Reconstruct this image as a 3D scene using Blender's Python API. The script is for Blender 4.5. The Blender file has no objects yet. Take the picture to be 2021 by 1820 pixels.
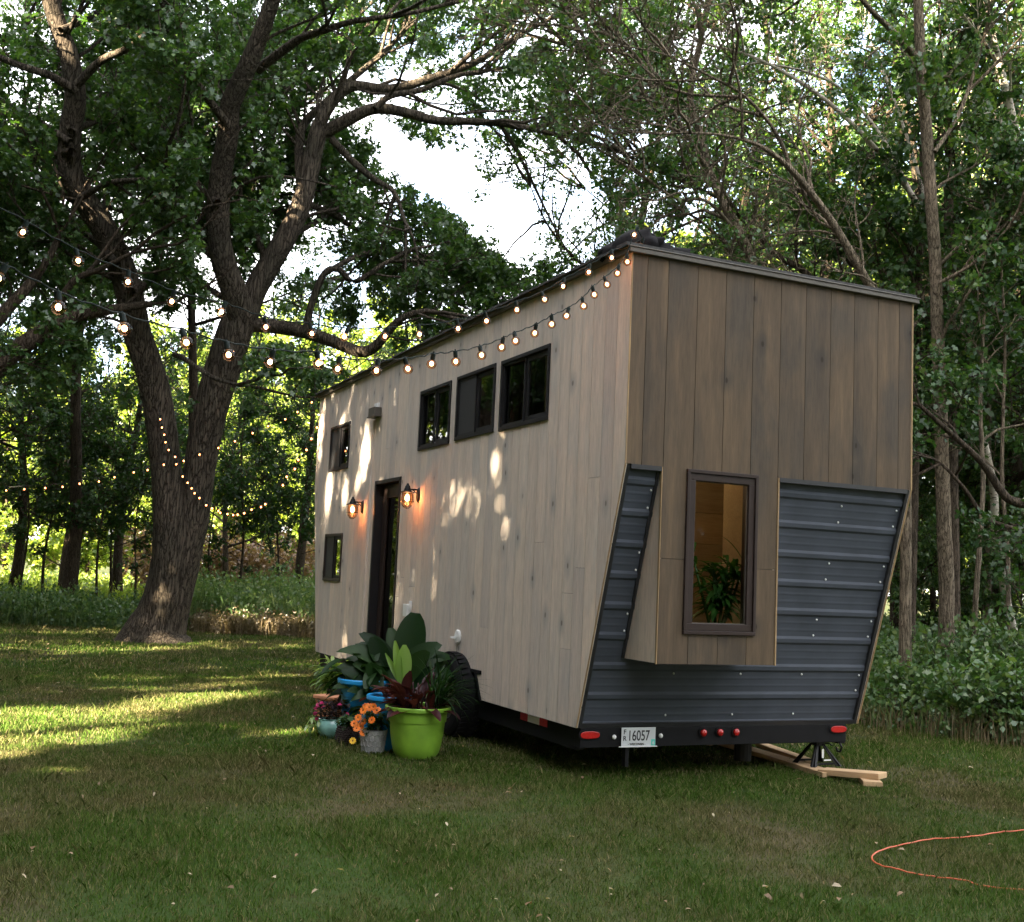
import bpy, math, random
import numpy as np
from mathutils import Vector
SC = bpy.context.scene
COL = SC.collection
R = math.radians
rng0 = random.Random(5)

# ------------------------------------------------------------------ camera maths
CAMF = 2249.7152; CW = 2021.0
CC = np.array([-3.9408, -6.7978, 1.4385])
YAW, PITCH, ROLL = .4263, .1019, .0444
_fw = np.array([math.sin(YAW)*math.cos(PITCH), math.cos(YAW)*math.cos(PITCH), math.sin(PITCH)])
_r = np.array([math.cos(YAW), -math.sin(YAW), 0.]); _u = np.cross(_r, _fw)
_r2 = math.cos(ROLL)*_r+math.sin(ROLL)*_u; _u2 = -math.sin(ROLL)*_r+math.cos(ROLL)*_u
def ray(x, y): return _fw+_r2*(x-1010.5)/CAMF-_u2*(y-910)/CAMF
def at(x, y, d): return CC+ray(x, y)*d
def onp(x, y, ax, v):
    d = ray(x, y); return CC+d*((v-CC[ax])/d[ax])
def ground(x, y, z=0.): return onp(x, y, 2, z)

cam = bpy.data.cameras.new('camera'); co = bpy.data.objects.new('camera', cam); COL.objects.link(co)
from mathutils import Matrix
m = Matrix(((_r2[0], _u2[0], -_fw[0], CC[0]), (_r2[1], _u2[1], -_fw[1], CC[1]), (_r2[2], _u2[2], -_fw[2], CC[2]), (0, 0, 0, 1)))
co.matrix_world = m
cam.sensor_width = 36; cam.lens = 36*CAMF/CW; cam.clip_end = 3000; cam.clip_start = .05
SC.camera = co

# ------------------------------------------------------------------ materials
MATS = {}
def newmat(name):
    mt = bpy.data.materials.new(name); mt.use_nodes = True
    nt = mt.node_tree; nt.nodes.clear()
    out = nt.nodes.new('ShaderNodeOutputMaterial'); MATS[name] = mt
    return mt, nt, out
def N(nt, t, **k):
    n = nt.nodes.new(t)
    for a, b in k.items():
        if a in n.inputs and not hasattr(n, a): n.inputs[a].default_value = b
        else:
            try: setattr(n, a, b)
            except Exception: n.inputs[a].default_value = b
    return n
def L(nt, a, b): nt.links.new(a, b)
def ramp(nt, src, stops):
    r = nt.nodes.new('ShaderNodeValToRGB'); e = r.color_ramp.elements
    while len(e) < len(stops): e.new(.5)
    for i, (p, c) in enumerate(stops):
        e[i].position = p; e[i].color = (c[0], c[1], c[2], 1) if len(c) == 3 else c
    L(nt, src, r.inputs[0]); return r.outputs[0]
def g3(v): return (v, v, v)
def noise(nt, vec, scale, detail=3, rough=.55, dist=0, w=None):
    n = nt.nodes.new('ShaderNodeTexNoise')
    if w is not None: n.noise_dimensions = '4D'; L(nt, w, n.inputs['W'])
    n.inputs['Scale'].default_value = scale; n.inputs['Detail'].default_value = detail
    n.inputs['Roughness'].default_value = rough; n.inputs['Distortion'].default_value = dist
    if vec is not None: L(nt, vec, n.inputs['Vector'])
    return n.outputs[0]
def mapping(nt, vec, sc=(1, 1, 1), loc=(0, 0, 0)):
    n = nt.nodes.new('ShaderNodeMapping'); n.inputs['Scale'].default_value = sc; n.inputs['Location'].default_value = loc
    L(nt, vec, n.inputs[0]); return n.outputs[0]
def mix(nt, f, a, b, mode='MIX'):
    n = nt.nodes.new('ShaderNodeMix'); n.data_type = 'RGBA'; n.blend_type = mode
    for s, v in ((n.inputs[0], f), (n.inputs[6], a), (n.inputs[7], b)):
        if isinstance(v, (int, float)): s.default_value = v
        elif isinstance(v, tuple): s.default_value = (v[0], v[1], v[2], 1)
        else: L(nt, v, s)
    return n.outputs[2]
def mathn(nt, op, a, b=0.):
    n = nt.nodes.new('ShaderNodeMath'); n.operation = op
    for s, v in ((n.inputs[0], a), (n.inputs[1], b)):
        if isinstance(v, (int, float)): s.default_value = v
        else: L(nt, v, s)
    return n.outputs[0]
def bump(nt, h, st=.3, dist=.01):
    n = nt.nodes.new('ShaderNodeBump'); n.inputs['Strength'].default_value = st; n.inputs['Distance'].default_value = dist
    L(nt, h, n.inputs['Height']); return n.outputs[0]
def princ(nt, out, col, rough=.6, metal=0., nrm=None, spec=None, **k):
    p = nt.nodes.new('ShaderNodeBsdfPrincipled')
    for s, v in (('Base Color', col), ('Roughness', rough), ('Metallic', metal)):
        if isinstance(v, (int, float)): p.inputs[s].default_value = v
        elif isinstance(v, tuple): p.inputs[s].default_value = (v[0], v[1], v[2], 1)
        else: L(nt, v, p.inputs[s])
    if spec is not None: p.inputs['Specular IOR Level'].default_value = spec
    if nrm is not None: L(nt, nrm, p.inputs['Normal'])
    for a, b in k.items(): p.inputs[a.replace('_', ' ')].default_value = b
    L(nt, p.outputs[0], out.inputs[0]); return p
def objco(nt): return nt.nodes.new('ShaderNodeTexCoord').outputs['Object']
def plain(name, col, rough=.6, metal=0., var=.15, scale=8., spec=None, bmp=0., **k):
    mt, nt, out = newmat(name); c = objco(nt)
    n = noise(nt, c, scale, 4)
    cc = ramp(nt, n, [(.3, tuple(v*(1-var) for v in col)), (.7, tuple(v*(1+var) for v in col))])
    nr = bump(nt, noise(nt, c, scale*6, 3), bmp, .005) if bmp else None
    princ(nt, out, cc, rough, metal, nr, spec, **k); return mt
def attr(nt, name):
    a = nt.nodes.new('ShaderNodeAttribute'); a.attribute_name = name; return a.outputs['Fac']

def wood(name, cA, cB, stain, yel, axis='z', stf=.6, fine=1., knots=True):
    mt, nt, out = newmat(name); c = objco(nt); b = attr(nt, 'brd')
    s = (1, 1, .09) if axis == 'z' else ((.09, 1, 1) if axis == 'x' else (1, .09, 1))
    mp = mapping(nt, c, s)
    g1 = noise(nt, mp, 9*fine, 5, .6, .4, w=mathn(nt, 'MULTIPLY', b, 51.))
    g2 = noise(nt, mp, 70*fine, 3, .7, 0, w=mathn(nt, 'MULTIPLY', b, 17.))
    base = ramp(nt, g1, [(.32, cA), (.68, cB)])
    base = mix(nt, mathn(nt, 'MULTIPLY', ramp(nt, g1, [(.55, g3(0)), (.72, g3(1))]), .45), base, yel)
    lo = noise(nt, mapping(nt, c, (1, 1, .38) if axis == 'z' else (1, 1, 1)), 2.6, 5, .6, .6, w=mathn(nt, 'MULTIPLY', b, 23.))
    base = mix(nt, mathn(nt, 'MULTIPLY', ramp(nt, lo, [(.46, g3(0)), (.66, g3(1))]), stf), base, stain)
    base = mix(nt, 1., base, ramp(nt, g2, [(.25, g3(.78)), (.6, g3(1.05))]), 'MULTIPLY')
    wn = nt.nodes.new('ShaderNodeTexWhiteNoise'); wn.noise_dimensions = '1D'; L(nt, mathn(nt, 'MULTIPLY', b, 91.7), wn.inputs['W'])
    base = mix(nt, 1., base, ramp(nt, wn.outputs[0], [(0, (.86, .87, .9)), (1, (1.1, 1.07, 1.03))]), 'MULTIPLY')
    if knots:
        v = nt.nodes.new('ShaderNodeTexVoronoi'); v.inputs['Scale'].default_value = 3.4; v.voronoi_dimensions = '2D'
        sp_ = nt.nodes.new('ShaderNodeSeparateXYZ'); L(nt, c, sp_.inputs[0]); cb = nt.nodes.new('ShaderNodeCombineXYZ')
        L(nt, mathn(nt, 'ADD', mathn(nt, 'ADD', sp_.outputs[0], sp_.outputs[1]), mathn(nt, 'MULTIPLY', g1, .05)), cb.inputs[0]); L(nt, mathn(nt, 'MULTIPLY', sp_.outputs[2], .62), cb.inputs[1])
        L(nt, cb.outputs[0], v.inputs['Vector']); sc_ = nt.nodes.new('ShaderNodeSeparateColor'); L(nt, v.outputs['Color'], sc_.inputs[0])
        on = ramp(nt, sc_.outputs[0], [(.62, g3(0)), (.72, g3(1))])
        base = mix(nt, mathn(nt, 'MULTIPLY', ramp(nt, v.outputs[0], [(.05, g3(.55)), (.26, g3(0))]), on), base, tuple(x*.62 for x in stain))
        base = mix(nt, mathn(nt, 'MULTIPLY', ramp(nt, v.outputs[0], [(.03, g3(.85)), (.055, g3(0))]), on), base, tuple(x*.3 for x in cA))
    nr = bump(nt, g2, .25, .003)
    princ(nt, out, base, .75, 0, nr, .25); return mt

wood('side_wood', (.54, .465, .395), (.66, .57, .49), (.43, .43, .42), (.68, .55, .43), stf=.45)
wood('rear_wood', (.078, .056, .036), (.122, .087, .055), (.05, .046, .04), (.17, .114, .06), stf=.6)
wood('raw_edge', (.26, .18, .10), (.36, .25, .13), (.3, .2, .12), (.55, .36, .17), stf=.2, knots=False)
wood('plank_wood', (.5, .33, .18), (.62, .42, .23), (.38, .25, .15), (.62, .4, .2), axis='y', stf=.3, knots=False)
wood('inner_wood', (.4, .32, .2), (.5, .41, .26), (.34, .27, .17), (.48, .38, .2), axis='x', stf=.2, knots=False)
plain('metal_panel', (.060, .069, .088), .7, 0, .16, 3., spec=.3, bmp=.05)
plain('dark_trim', (.028, .028, .031), .45, .2, .1)
plain('roof_trim', (.085, .074, .06), .6, .1, .12)
plain('shingle', (.05, .048, .046), .9, 0, .35, 30, bmp=.5)
plain('window_frame', (.016, .015, .016), .5, 0, .1, spec=.2)
plain('bronze_frame', (.032, .021, .018), .48, 0, .1, spec=.25)
plain('chassis', (.006, .006, .007), .6, 0, .2, spec=.15)
plain('rubber', (.009, .009, .01), .85, 0, .25, 30, bmp=.4, spec=.15)
plain('rim_metal', (.12, .12, .125), .35, .9, .1)
plain('steel', (.7, .7, .7), .3, .9, .1)
plain('white_plastic', (.72, .72, .7), .45, 0, .05)
plain('lens_red', (.42, .012, .012), .2, 0, .12, 60, Coat_Weight=.6)
plain('tape_red', (.55, .02, .03), .35, 0, .1); plain('tape_white', (.75, .75, .72), .4, 0, .05)
plain('plate_white', (.62, .64, .66), .4, 0, .04); plain('plate_ink', (.015, .015, .02), .5); plain('sticker', (.1, .62, .52), .5, 0, .1, 60)
plain('black_metal', (.007, .0065, .0065), .5, 0, .1, spec=.25)
plain('curtain', (.15, .055, .05), .9, 0, .25, 18); plain('screen', (.02, .02, .023), .6, 0, .1)
plain('tarp', (.004, .0035, .004), .8, 0, .3, 12, bmp=.4, spec=.12)
plain('pot_lime', (.2, .39, .035), .5, 0, .22, 6); plain('pot_blue', (.01, .26, .58), .4, 0, .12, 6)
plain('pot_grey', (.33, .33, .33), .6, 0, .2, 14); plain('pot_teal', (.22, .44, .4), .2, 0, .3, 9, Coat_Weight=.5)
plain('terracotta', (.5, .22, .12), .8, 0, .15, 10); plain('basket', (.025, .014, .011), .7, 0, .4, 40)
plain('soil', (.03, .02, .013), 1., 0, .4, 30, bmp=.6)
plain('cord_orange', (.5, .09, .025), .5, 0, .1); plain('cable_green', (.004, .010, .008), .7, spec=.15); plain('cable_black', (.012, .012, .012), .6)
plain('socket', (.006, .013, .011), .6, spec=.2)
plain('petal_orange', (.82, .2, .01), .6, 0, .15, 30); plain('petal_pink', (.62, .03, .17), .6, 0, .2, 30); plain('flower_eye', (.2, .06, .01), .8)
plain('petal_yellow', (.85, .5, .03), .6, 0, .1, 30)

def glass(name, tint=(1, 1, 1), rough=0., base=.03, ior=1.5):
    mt, nt, out = newmat(name)
    t = nt.nodes.new('ShaderNodeBsdfTransparent'); t.inputs[0].default_value = (*tint, 1)
    g = nt.nodes.new('ShaderNodeBsdfGlossy'); g.inputs['Roughness'].default_value = rough
    f = nt.nodes.new('ShaderNodeFresnel'); f.inputs[0].default_value = ior
    s = nt.nodes.new('ShaderNodeMixShader')
    L(nt, mathn(nt, 'ADD', f.outputs[0], base), s.inputs[0]); L(nt, t.outputs[0], s.inputs[1]); L(nt, g.outputs[0], s.inputs[2]); L(nt, s.outputs[0], out.inputs[0])
    return mt
glass('pane', (.72, .74, .72), 0., .16, 1.7); glass('pane_clear', (.93, .93, .92), 0., .0, 1.3); glass('globe', (1., .72, .52), .02, .02, 1.12)  # amber tint of the globe glass stands in for the bulbs' orange halo
glass('lens_glass', (1, .9, .8), .05, .02)
def emis(name, col, st):
    mt, nt, out = newmat(name); e = nt.nodes.new('ShaderNodeEmission')
    e.inputs[0].default_value = (*col, 1); e.inputs[1].default_value = st; L(nt, e.outputs[0], out.inputs[0])
    try: mt.cycles.emission_sampling = 'NONE'
    except Exception: pass
    return mt
emis('filament', (1, .50, .27), 2.6); emis('small_filament', (1, .40, .17), 1.1); emis('inner_lamp', (1, .6, .25), 2.)

def leafmat(name, c1, c2, c3, tr=.45, gl=.06):
    mt, nt, out = newmat(name)
    rnd = nt.nodes.new('ShaderNodeNewGeometry').outputs['Random Per Island']
    c = ramp(nt, rnd, [(0, c1), (.5, c2), (.95, c3)])
    d = nt.nodes.new('ShaderNodeBsdfDiffuse'); t = nt.nodes.new('ShaderNodeBsdfTranslucent'); g = nt.nodes.new('ShaderNodeBsdfGlossy')
    g.inputs['Roughness'].default_value = .42
    L(nt, c, d.inputs[0]); L(nt, mix(nt, 1., c, (1.25, 1.3, .55), 'MULTIPLY'), t.inputs[0])
    a = nt.nodes.new('ShaderNodeMixShader'); a.inputs[0].default_value = tr; L(nt, d.outputs[0], a.inputs[1]); L(nt, t.outputs[0], a.inputs[2])
    b = nt.nodes.new('ShaderNodeMixShader'); b.inputs[0].default_value = gl; L(nt, a.outputs[0], b.inputs[1]); L(nt, g.outputs[0], b.inputs[2])
    L(nt, b.outputs[0], out.inputs[0]); return mt
leafmat('leaf_oak', (.028, .075, .02), (.045, .105, .026), (.085, .15, .03))
leafmat('leaf_dark', (.017, .048, .014), (.028, .068, .018), (.048, .092, .024), .4, .04)  # greens lowered so the wood edge foliage looks shaded by its colour
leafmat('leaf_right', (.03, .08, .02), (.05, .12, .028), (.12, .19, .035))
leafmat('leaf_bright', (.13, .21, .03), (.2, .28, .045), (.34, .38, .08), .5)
leafmat('leaf_brown', (.13, .07, .035), (.22, .13, .07), (.3, .2, .12), .3)
leafmat('weed', (.04, .095, .025), (.06, .13, .035), (.13, .19, .055), .4)
leafmat('weed_pale', (.07, .14, .045), (.11, .19, .065), (.2, .26, .11), .45)
leafmat('weed_dry', (.12, .09, .045), (.17, .13, .07), (.25, .19, .11), .3)
leafmat('big_leaf', (.008, .026, .008), (.013, .038, .010), (.024, .056, .014), .35, .015)
leafmat('leaf_light', (.1, .2, .03), (.16, .28, .05), (.3, .4, .1), .4, .1)
leafmat('young_leaf', (.2, .36, .05), (.22, .4, .06), (.24, .42, .07), .4, .1)
leafmat('leaf_burgundy', (.03, .009, .011), (.05, .013, .016), (.085, .022, .022), .35, .03)
leafmat('leaf_purple', (.025, .012, .02), (.035, .02, .028), (.05, .05, .03), .3, .03)
leafmat('indoor_leaf', (.02, .09, .014), (.035, .13, .02), (.07, .19, .035), .4, .04)
leafmat('litter', (.17, .11, .065), (.27, .19, .12), (.48, .40, .29), .3, .02)

def bark(name, a, b, sc=1.):
    mt, nt, out = newmat(name); c = objco(nt)
    mp = mapping(nt, c, (1, 1, .12))
    n1 = noise(nt, mp, 22*sc, 5, .65, .5)
    v = nt.nodes.new('ShaderNodeTexVoronoi'); v.feature = 'DISTANCE_TO_EDGE'; v.inputs['Scale'].default_value = 22*sc
    L(nt, mix(nt, .12, mp, n1), v.inputs['Vector'])
    h = mathn(nt, 'ADD', mathn(nt, 'MULTIPLY', ramp(nt, v.outputs[0], [(0, g3(0)), (.12, g3(1))]), .7), n1)
    col = mix(nt, 1., ramp(nt, n1, [(.3, a), (.7, b)]), ramp(nt, v.outputs[0], [(0, g3(.25)), (.14, g3(1.1))]), 'MULTIPLY')
    col = mix(nt, 1., col, ramp(nt, noise(nt, c, 1.7, 3), [(.3, (.75, .78, .72)), (.7, (1.15, 1.1, 1.05))]), 'MULTIPLY')
    princ(nt, out, col, .95, 0, bump(nt, h, .9, .025), .1); return mt
bark('bark_big', (.062, .051, .042), (.13, .108, .088)); bark('bark_dark', (.06, .046, .035), (.11, .085, .065), 1.6)
bark('bark_grey', (.15, .12, .09), (.27, .22, .165), 1.6)
def birch():
    mt, nt, out = newmat('bark_birch'); c = objco(nt)
    n = noise(nt, mapping(nt, c, (1, 1, 3.5)), 7, 4, .7); n2 = noise(nt, c, 3, 3)
    col = mix(nt, ramp(nt, n, [(.55, g3(0)), (.62, g3(1))]), ramp(nt, n2, [(.3, (.36, .3, .24)), (.7, (.55, .5, .43))]), (.05, .04, .035))
    princ(nt, out, col, .7, 0, bump(nt, n, .3, .01), .2)
birch()

def groundmat():
    mt, nt, out = newmat('ground'); c = objco(nt)
    n1 = noise(nt, c, .55, 5, .6, .4); n2 = noise(nt, c, 9, 5, .7); n3 = noise(nt, c, 60, 3, .7)
    col = mix(nt, ramp(nt, n1, [(.42, g3(0)), (.62, g3(1))]), (.032, .055, .014), (.07, .06, .032))
    col = mix(nt, mathn(nt, 'MULTIPLY', ramp(nt, n2, [(.5, g3(0)), (.7, g3(1))]), .6), col, (.055, .038, .022))
    col = mix(nt, 1., col, ramp(nt, n3, [(.3, g3(.55)), (.7, g3(1.3))]), 'MULTIPLY')
    princ(nt, out, col, 1., 0, bump(nt, n2, .6, .03), .05)
groundmat()
def grassmat():
    mt, nt, out = newmat('grass')
    geo = nt.nodes.new('ShaderNodeNewGeometry'); rnd = geo.outputs['Random Per Island']; pos = geo.outputs['Position']
    c = ramp(nt, rnd, [(0, (.044, .088, .014)), (.55, (.075, .137, .022)), (.8, (.12, .15, .042)), (1., (.28, .235, .12))])
    n1 = noise(nt, pos, .55, 5, .6, .4); n2 = noise(nt, mapping(nt, pos, (1, 1, 1), (9, 3, 0)), 2.2, 3)
    dry = mathn(nt, 'MULTIPLY', ramp(nt, mathn(nt, 'ADD', mathn(nt, 'MULTIPLY', n1, .65), mathn(nt, 'MULTIPLY', n2, .35)), [(.46, g3(0)), (.60, g3(1))]), .8)
    dry2 = mix(nt, dry, c, ramp(nt, rnd, [(0, (.075, .082, .028)), (.6, (.135, .118, .05)), (1, (.3, .25, .13))]))
    d = nt.nodes.new('ShaderNodeBsdfDiffuse'); t = nt.nodes.new('ShaderNodeBsdfTranslucent'); L(nt, dry2, d.inputs[0]); L(nt, dry2, t.inputs[0])
    a = nt.nodes.new('ShaderNodeMixShader'); a.inputs[0].default_value = .3; L(nt, d.outputs[0], a.inputs[1]); L(nt, t.outputs[0], a.inputs[2]); L(nt, a.outputs[0], out.inputs[0])
grassmat()

# ------------------------------------------------------------------ object helpers
def tag(o, label=None, cat=None, group=None, kind=None):
    if label: o['label'] = label
    if cat: o['category'] = cat
    if group: o['group'] = group
    if kind: o['kind'] = kind
    return o
def link(name, me, parent=None, loc=(0, 0, 0)):
    o = bpy.data.objects.new(name, me); COL.objects.link(o); o.location = loc
    if parent is not None: o.parent = parent
    return o
def empty(name, loc=(0, 0, 0), rz=0.):
    o = link(name, None, None, loc); o.rotation_euler = (0, 0, rz); o.empty_display_size = .2; return o
def copy_tree(o, parent=None):
    c = o.copy(); COL.objects.link(c); c.parent = parent
    for ch in list(o.children): copy_tree(ch, c)
    return c

class MB:
    def __init__(s): s.v = []; s.f = []; s.m = []; s.b = []; s.mats = []; s.cur = 0; s.brd = 0.; s.off = np.zeros(3)
    def mat(s, name):
        if name not in s.mats: s.mats.append(name)
        s.cur = s.mats.index(name); return s
    def add(s, vs, fs):
        n = len(s.v); s.v += [tuple(map(float, v)) for v in vs]
        for f in fs: s.f.append(tuple(i+n for i in f)); s.m.append(s.cur); s.b.append(s.brd)
        return s
    def hexa(s, p):  # 8 corners: bottom 4 ccw, top 4 ccw
        return s.add(p, [(3, 2, 1, 0), (4, 5, 6, 7), (0, 1, 5, 4), (1, 2, 6, 5), (2, 3, 7, 6), (3, 0, 4, 7)])
    def box(s, a, b):
        x0, y0, z0 = a; x1, y1, z1 = b
        return s.hexa([(x0, y0, z0), (x1, y0, z0), (x1, y1, z0), (x0, y1, z0), (x0, y0, z1), (x1, y0, z1), (x1, y1, z1), (x0, y1, z1)])
    def prism(s, poly, a, b, axis='x'):  # polygon in the plane, extruded from a to b on axis
        n = len(poly)
        def P(u, v, t): return (t, u, v) if axis == 'x' else ((u, t, v) if axis == 'y' else (u, v, t))
        vs = [P(u, v, a) for u, v in poly]+[P(u, v, b) for u, v in poly]
        fs = [tuple(range(n-1, -1, -1)), tuple(range(n, 2*n))]+[(i, (i+1) % n, n+(i+1) % n, n+i) for i in range(n)]
        return s.add(vs, fs)
    def tube(s, pts, r, sides=8, cap=True):
        pts = [np.asarray(p, float) for p in pts]; k = len(pts)
        rs = r if hasattr(r, '__len__') else [r]*k
        T = [pts[min(i+1, k-1)]-pts[max(i-1, 0)] for i in range(k)]; T = [t/(np.linalg.norm(t)+1e-9) for t in T]
        ref = np.array([0, 0, 1.]) if abs(T[0][2]) < .9 else np.array([1., 0, 0]); vs = []
        a = np.cross(T[0], ref); a /= np.linalg.norm(a)
        for i in range(k):
            a = a-T[i]*(a@T[i]); a /= np.linalg.norm(a)+1e-9; b = np.cross(T[i], a)
            for j in range(sides):
                t = 2*math.pi*j/sides; vs.append(pts[i]+rs[i]*(math.cos(t)*a+math.sin(t)*b))
        fs = [(i*sides+j, i*sides+(j+1) % sides, (i+1)*sides+(j+1) % sides, (i+1)*sides+j) for i in range(k-1) for j in range(sides)]
        if cap: fs += [tuple(range(sides-1, -1, -1)), tuple((k-1)*sides+j for j in range(sides))]
        return s.add(vs, fs)
    def lathe(s, prof, c=(0, 0, 0), n=32, axis='z', capb=True, capt=False):
        vs = []
        for r, h in prof:
            for j in range(n):
                t = 2*math.pi*j/n; p = (r*math.cos(t), r*math.sin(t), h)
                if axis == 'x': p = (h, r*math.cos(t), r*math.sin(t))
                if axis == 'y': p = (r*math.sin(t), h, r*math.cos(t))
                vs.append((p[0]+c[0], p[1]+c[1], p[2]+c[2]))
        k = len(prof)
        fs = [(i*n+j, i*n+(j+1) % n, (i+1)*n+(j+1) % n, (i+1)*n+j) for i in range(k-1) for j in range(n)]
        if capb: fs.append(tuple(range(n-1, -1, -1)))
        if capt: fs.append(tuple((k-1)*n+j for j in range(n)))
        return s.add(vs, fs)
    def ball(s, c, r, n=12, m_=8, sq=(1, 1, 1)):
        vs = [(c[0], c[1], c[2]-r*sq[2])]
        for i in range(1, m_):
            ph = -math.pi/2+math.pi*i/m_
            for j in range(n):
                t = 2*math.pi*j/n; vs.append((c[0]+sq[0]*r*math.cos(ph)*math.cos(t), c[1]+sq[1]*r*math.cos(ph)*math.sin(t), c[2]+sq[2]*r*math.sin(ph)))
        vs.append((c[0], c[1], c[2]+r*sq[2])); T = len(vs)-1
        fs = [(0, 1+(j+1) % n, 1+j) for j in range(n)]+[(T, T-n+j, T-n+(j+1) % n) for j in range(n)]
        fs += [(1+i*n+j, 1+i*n+(j+1) % n, 1+(i+1)*n+(j+1) % n, 1+(i+1)*n+j) for i in range(m_-2) for j in range(n)]
        return s.add(vs, fs)
    def leaf(s, base, d, ln, w, up=(0, 0, 1), droop=.3, fold=.15, seg=5, shape=1.):
        base = np.asarray(base, float); d = np.asarray(d, float); d = d/np.linalg.norm(d)
        up = np.asarray(up, float); side = np.cross(d, up); side /= np.linalg.norm(side)+1e-9; nn = np.cross(side, d)
        p = base.copy(); vs = []; cur = d.copy()
        for i in range(seg+1):
            t = i/seg; ww = w*.5*math.sin(math.pi*min(1, (t*.94+.03)))**(.8*shape)
            vs += [p-side*ww+nn*ww*fold*2, p, p+side*ww+nn*ww*fold*2]
            cur = cur+np.array([0, 0, -droop/seg*1.6]); cur /= np.linalg.norm(cur); p = p+cur*ln/seg
            nn = np.cross(side, cur)
        fs = []
        for i in range(seg):
            a = i*3; fs += [(a, a+1, a+4, a+3), (a+1, a+2, a+5, a+4)]
        return s.add(vs, fs)
    def build(s, name, mat=None, parent=None, smooth=False, bevel=0., org=(0, 0, 0)):
        me = bpy.data.meshes.new(name)
        o3 = org
        me.from_pydata([(v[0]-o3[0], v[1]-o3[1], v[2]-o3[2]) for v in s.v], [], s.f)
        for k in (s.mats or [mat]): me.materials.append(MATS[k])
        if s.mats: me.polygons.foreach_set('material_index', s.m)
        a = me.attributes.new('brd', 'FLOAT', 'FACE'); a.data.foreach_set('value', s.b)
        if smooth: me.polygons.foreach_set('use_smooth', [True]*len(s.f))
        me.update()
        o = link(name, me, parent, tuple(o3))
        if bevel:
            b = o.modifiers.new('edge', 'BEVEL'); b.width = bevel; b.segments = 2; b.limit_method = 'ANGLE'
        if smooth == 'auto':
            me.set_sharp_from_angle(angle=R(35))
        return o

def npmesh(name, V, k, mat, smooth=False):
    """V (n,k,3): n separate k-gons"""
    n = len(V); me = bpy.data.meshes.new(name)
    me.vertices.add(n*k); me.loops.add(n*k); me.polygons.add(n)
    me.vertices.foreach_set('co', V.astype(np.float32).ravel())
    me.loops.foreach_set('vertex_index', np.arange(n*k, dtype=np.int32))
    me.polygons.foreach_set('loop_start', np.arange(0, n*k, k, dtype=np.int32))
    if smooth: me.polygons.foreach_set('use_smooth', np.ones(n, bool))
    me.materials.append(MATS[mat]); me.update(calc_edges=True); return me
def npquads(name, V, F, mat, smooth=True):
    me = bpy.data.meshes.new(name); n = len(F)
    me.vertices.add(len(V)); me.loops.add(n*4); me.polygons.add(n)
    me.vertices.foreach_set('co', V.astype(np.float32).ravel())
    me.loops.foreach_set('vertex_index', F.astype(np.int32).ravel())
    me.polygons.foreach_set('loop_start', np.arange(0, n*4, 4, dtype=np.int32))
    me.polygons.foreach_set('use_smooth', np.full(n, smooth))
    me.materials.append(MATS[mat]); me.update(calc_edges=True); return me
# ------------------------------------------------------------------ the house on its trailer
W = 2.59; ZT = 3.75; ZK = 2.259; ZB = .386; SB = .5714; LEN = 8.273; ZKF = 2.547; SBF = .54
house = tag(empty('tiny_house', (0, 0, 0)), 'wood clad tiny house on a black trailer with dark metal lower back end', 'tiny house')
def lerp(u, pts):
    if u <= pts[0][0]: return pts[0][1]
    for (a, x), (b, y) in zip(pts, pts[1:]):
        if u <= b: return x+(y-x)*(u-a)/(b-a+1e-9)
    return pts[-1][1]
SIDE_LO = [(0, ZK), (SB, ZB), (2.30, ZB), (2.42, .57), (2.56, .635), (4.25, .65), (4.5, ZB), (LEN-SBF, ZB), (LEN, ZKF)]
def board_wall(mb, u0, u1, bw, lo, zhi, holes, P, t0, t1, rnd, gap=.004, joints=(), jitter=.0, ids=True):
    """vertical boards between u0 and u1, above lo(u), below zhi, with openings; P(u, z, t) gives the point"""
    cuts = []; u = u0
    while u < u1-1e-6:
        w = bw*(1+rnd.uniform(-jitter, jitter)); e = min(u+w, u1)
        if u1-e < .04: e = u1
        cuts.append((u, e)); u = e
    bps = sorted([p[0] for p in lo]+[h[0] for h in holes]+[h[1] for h in holes])
    for (a, b) in cuts:
        bid = rnd.random(); a2, b2 = a+gap/2, b-gap/2
        js = []
        if joints:
            for _ in range(2):
                if rnd.random() < joints[2]: js.append(rnd.uniform(joints[0], joints[1]))
        xs = [a2]+[x for x in bps if a2+1e-4 < x < b2-1e-4]+[b2]
        for x0, x1 in zip(xs, xs[1:]):
            if x1-x0 < 1e-4: continue
            mid = (x0+x1)/2; hs = sorted([(h[2], h[3]) for h in holes if h[0] <= mid <= h[1]])
            l0, l1 = lerp(x0+1e-5, lo), lerp(x1-1e-5, lo)
            ivs = []; c0 = (l0, l1)
            for (ha, hb) in hs:
                if ha > max(c0)+.001: ivs.append((c0, (ha, ha)))
                c0 = (hb, hb)
            ivs.append((c0, (zhi, zhi)))
            for lo_, hi_ in ivs:
                segs = [(lo_, hi_)]
                for j in js:
                    ns = []
                    for s0, s1 in segs:
                        if max(s0)+.05 < j < min(s1)-.05: ns += [(s0, (j-.0015, j-.0015)), ((j+.0015, j+.0015), s1)]
                        else: ns.append((s0, s1))
                    segs = ns
                for k, (s0, s1) in enumerate(sorted(segs, key=lambda s: s[0][0])):
                    mb.brd = (bid+.173*sum(1 for j in js if j < s1[0]-.01)) % 1. if ids else .3
                    mb.hexa([P(x0, s0[0], t0), P(x1, s0[1], t0), P(x1, s0[1], t1), P(x0, s0[0], t1),
                             P(x0, s1[0], t0), P(x1, s1[1], t0), P(x1, s1[1], t1), P(x0, s1[0], t1)])

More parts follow.
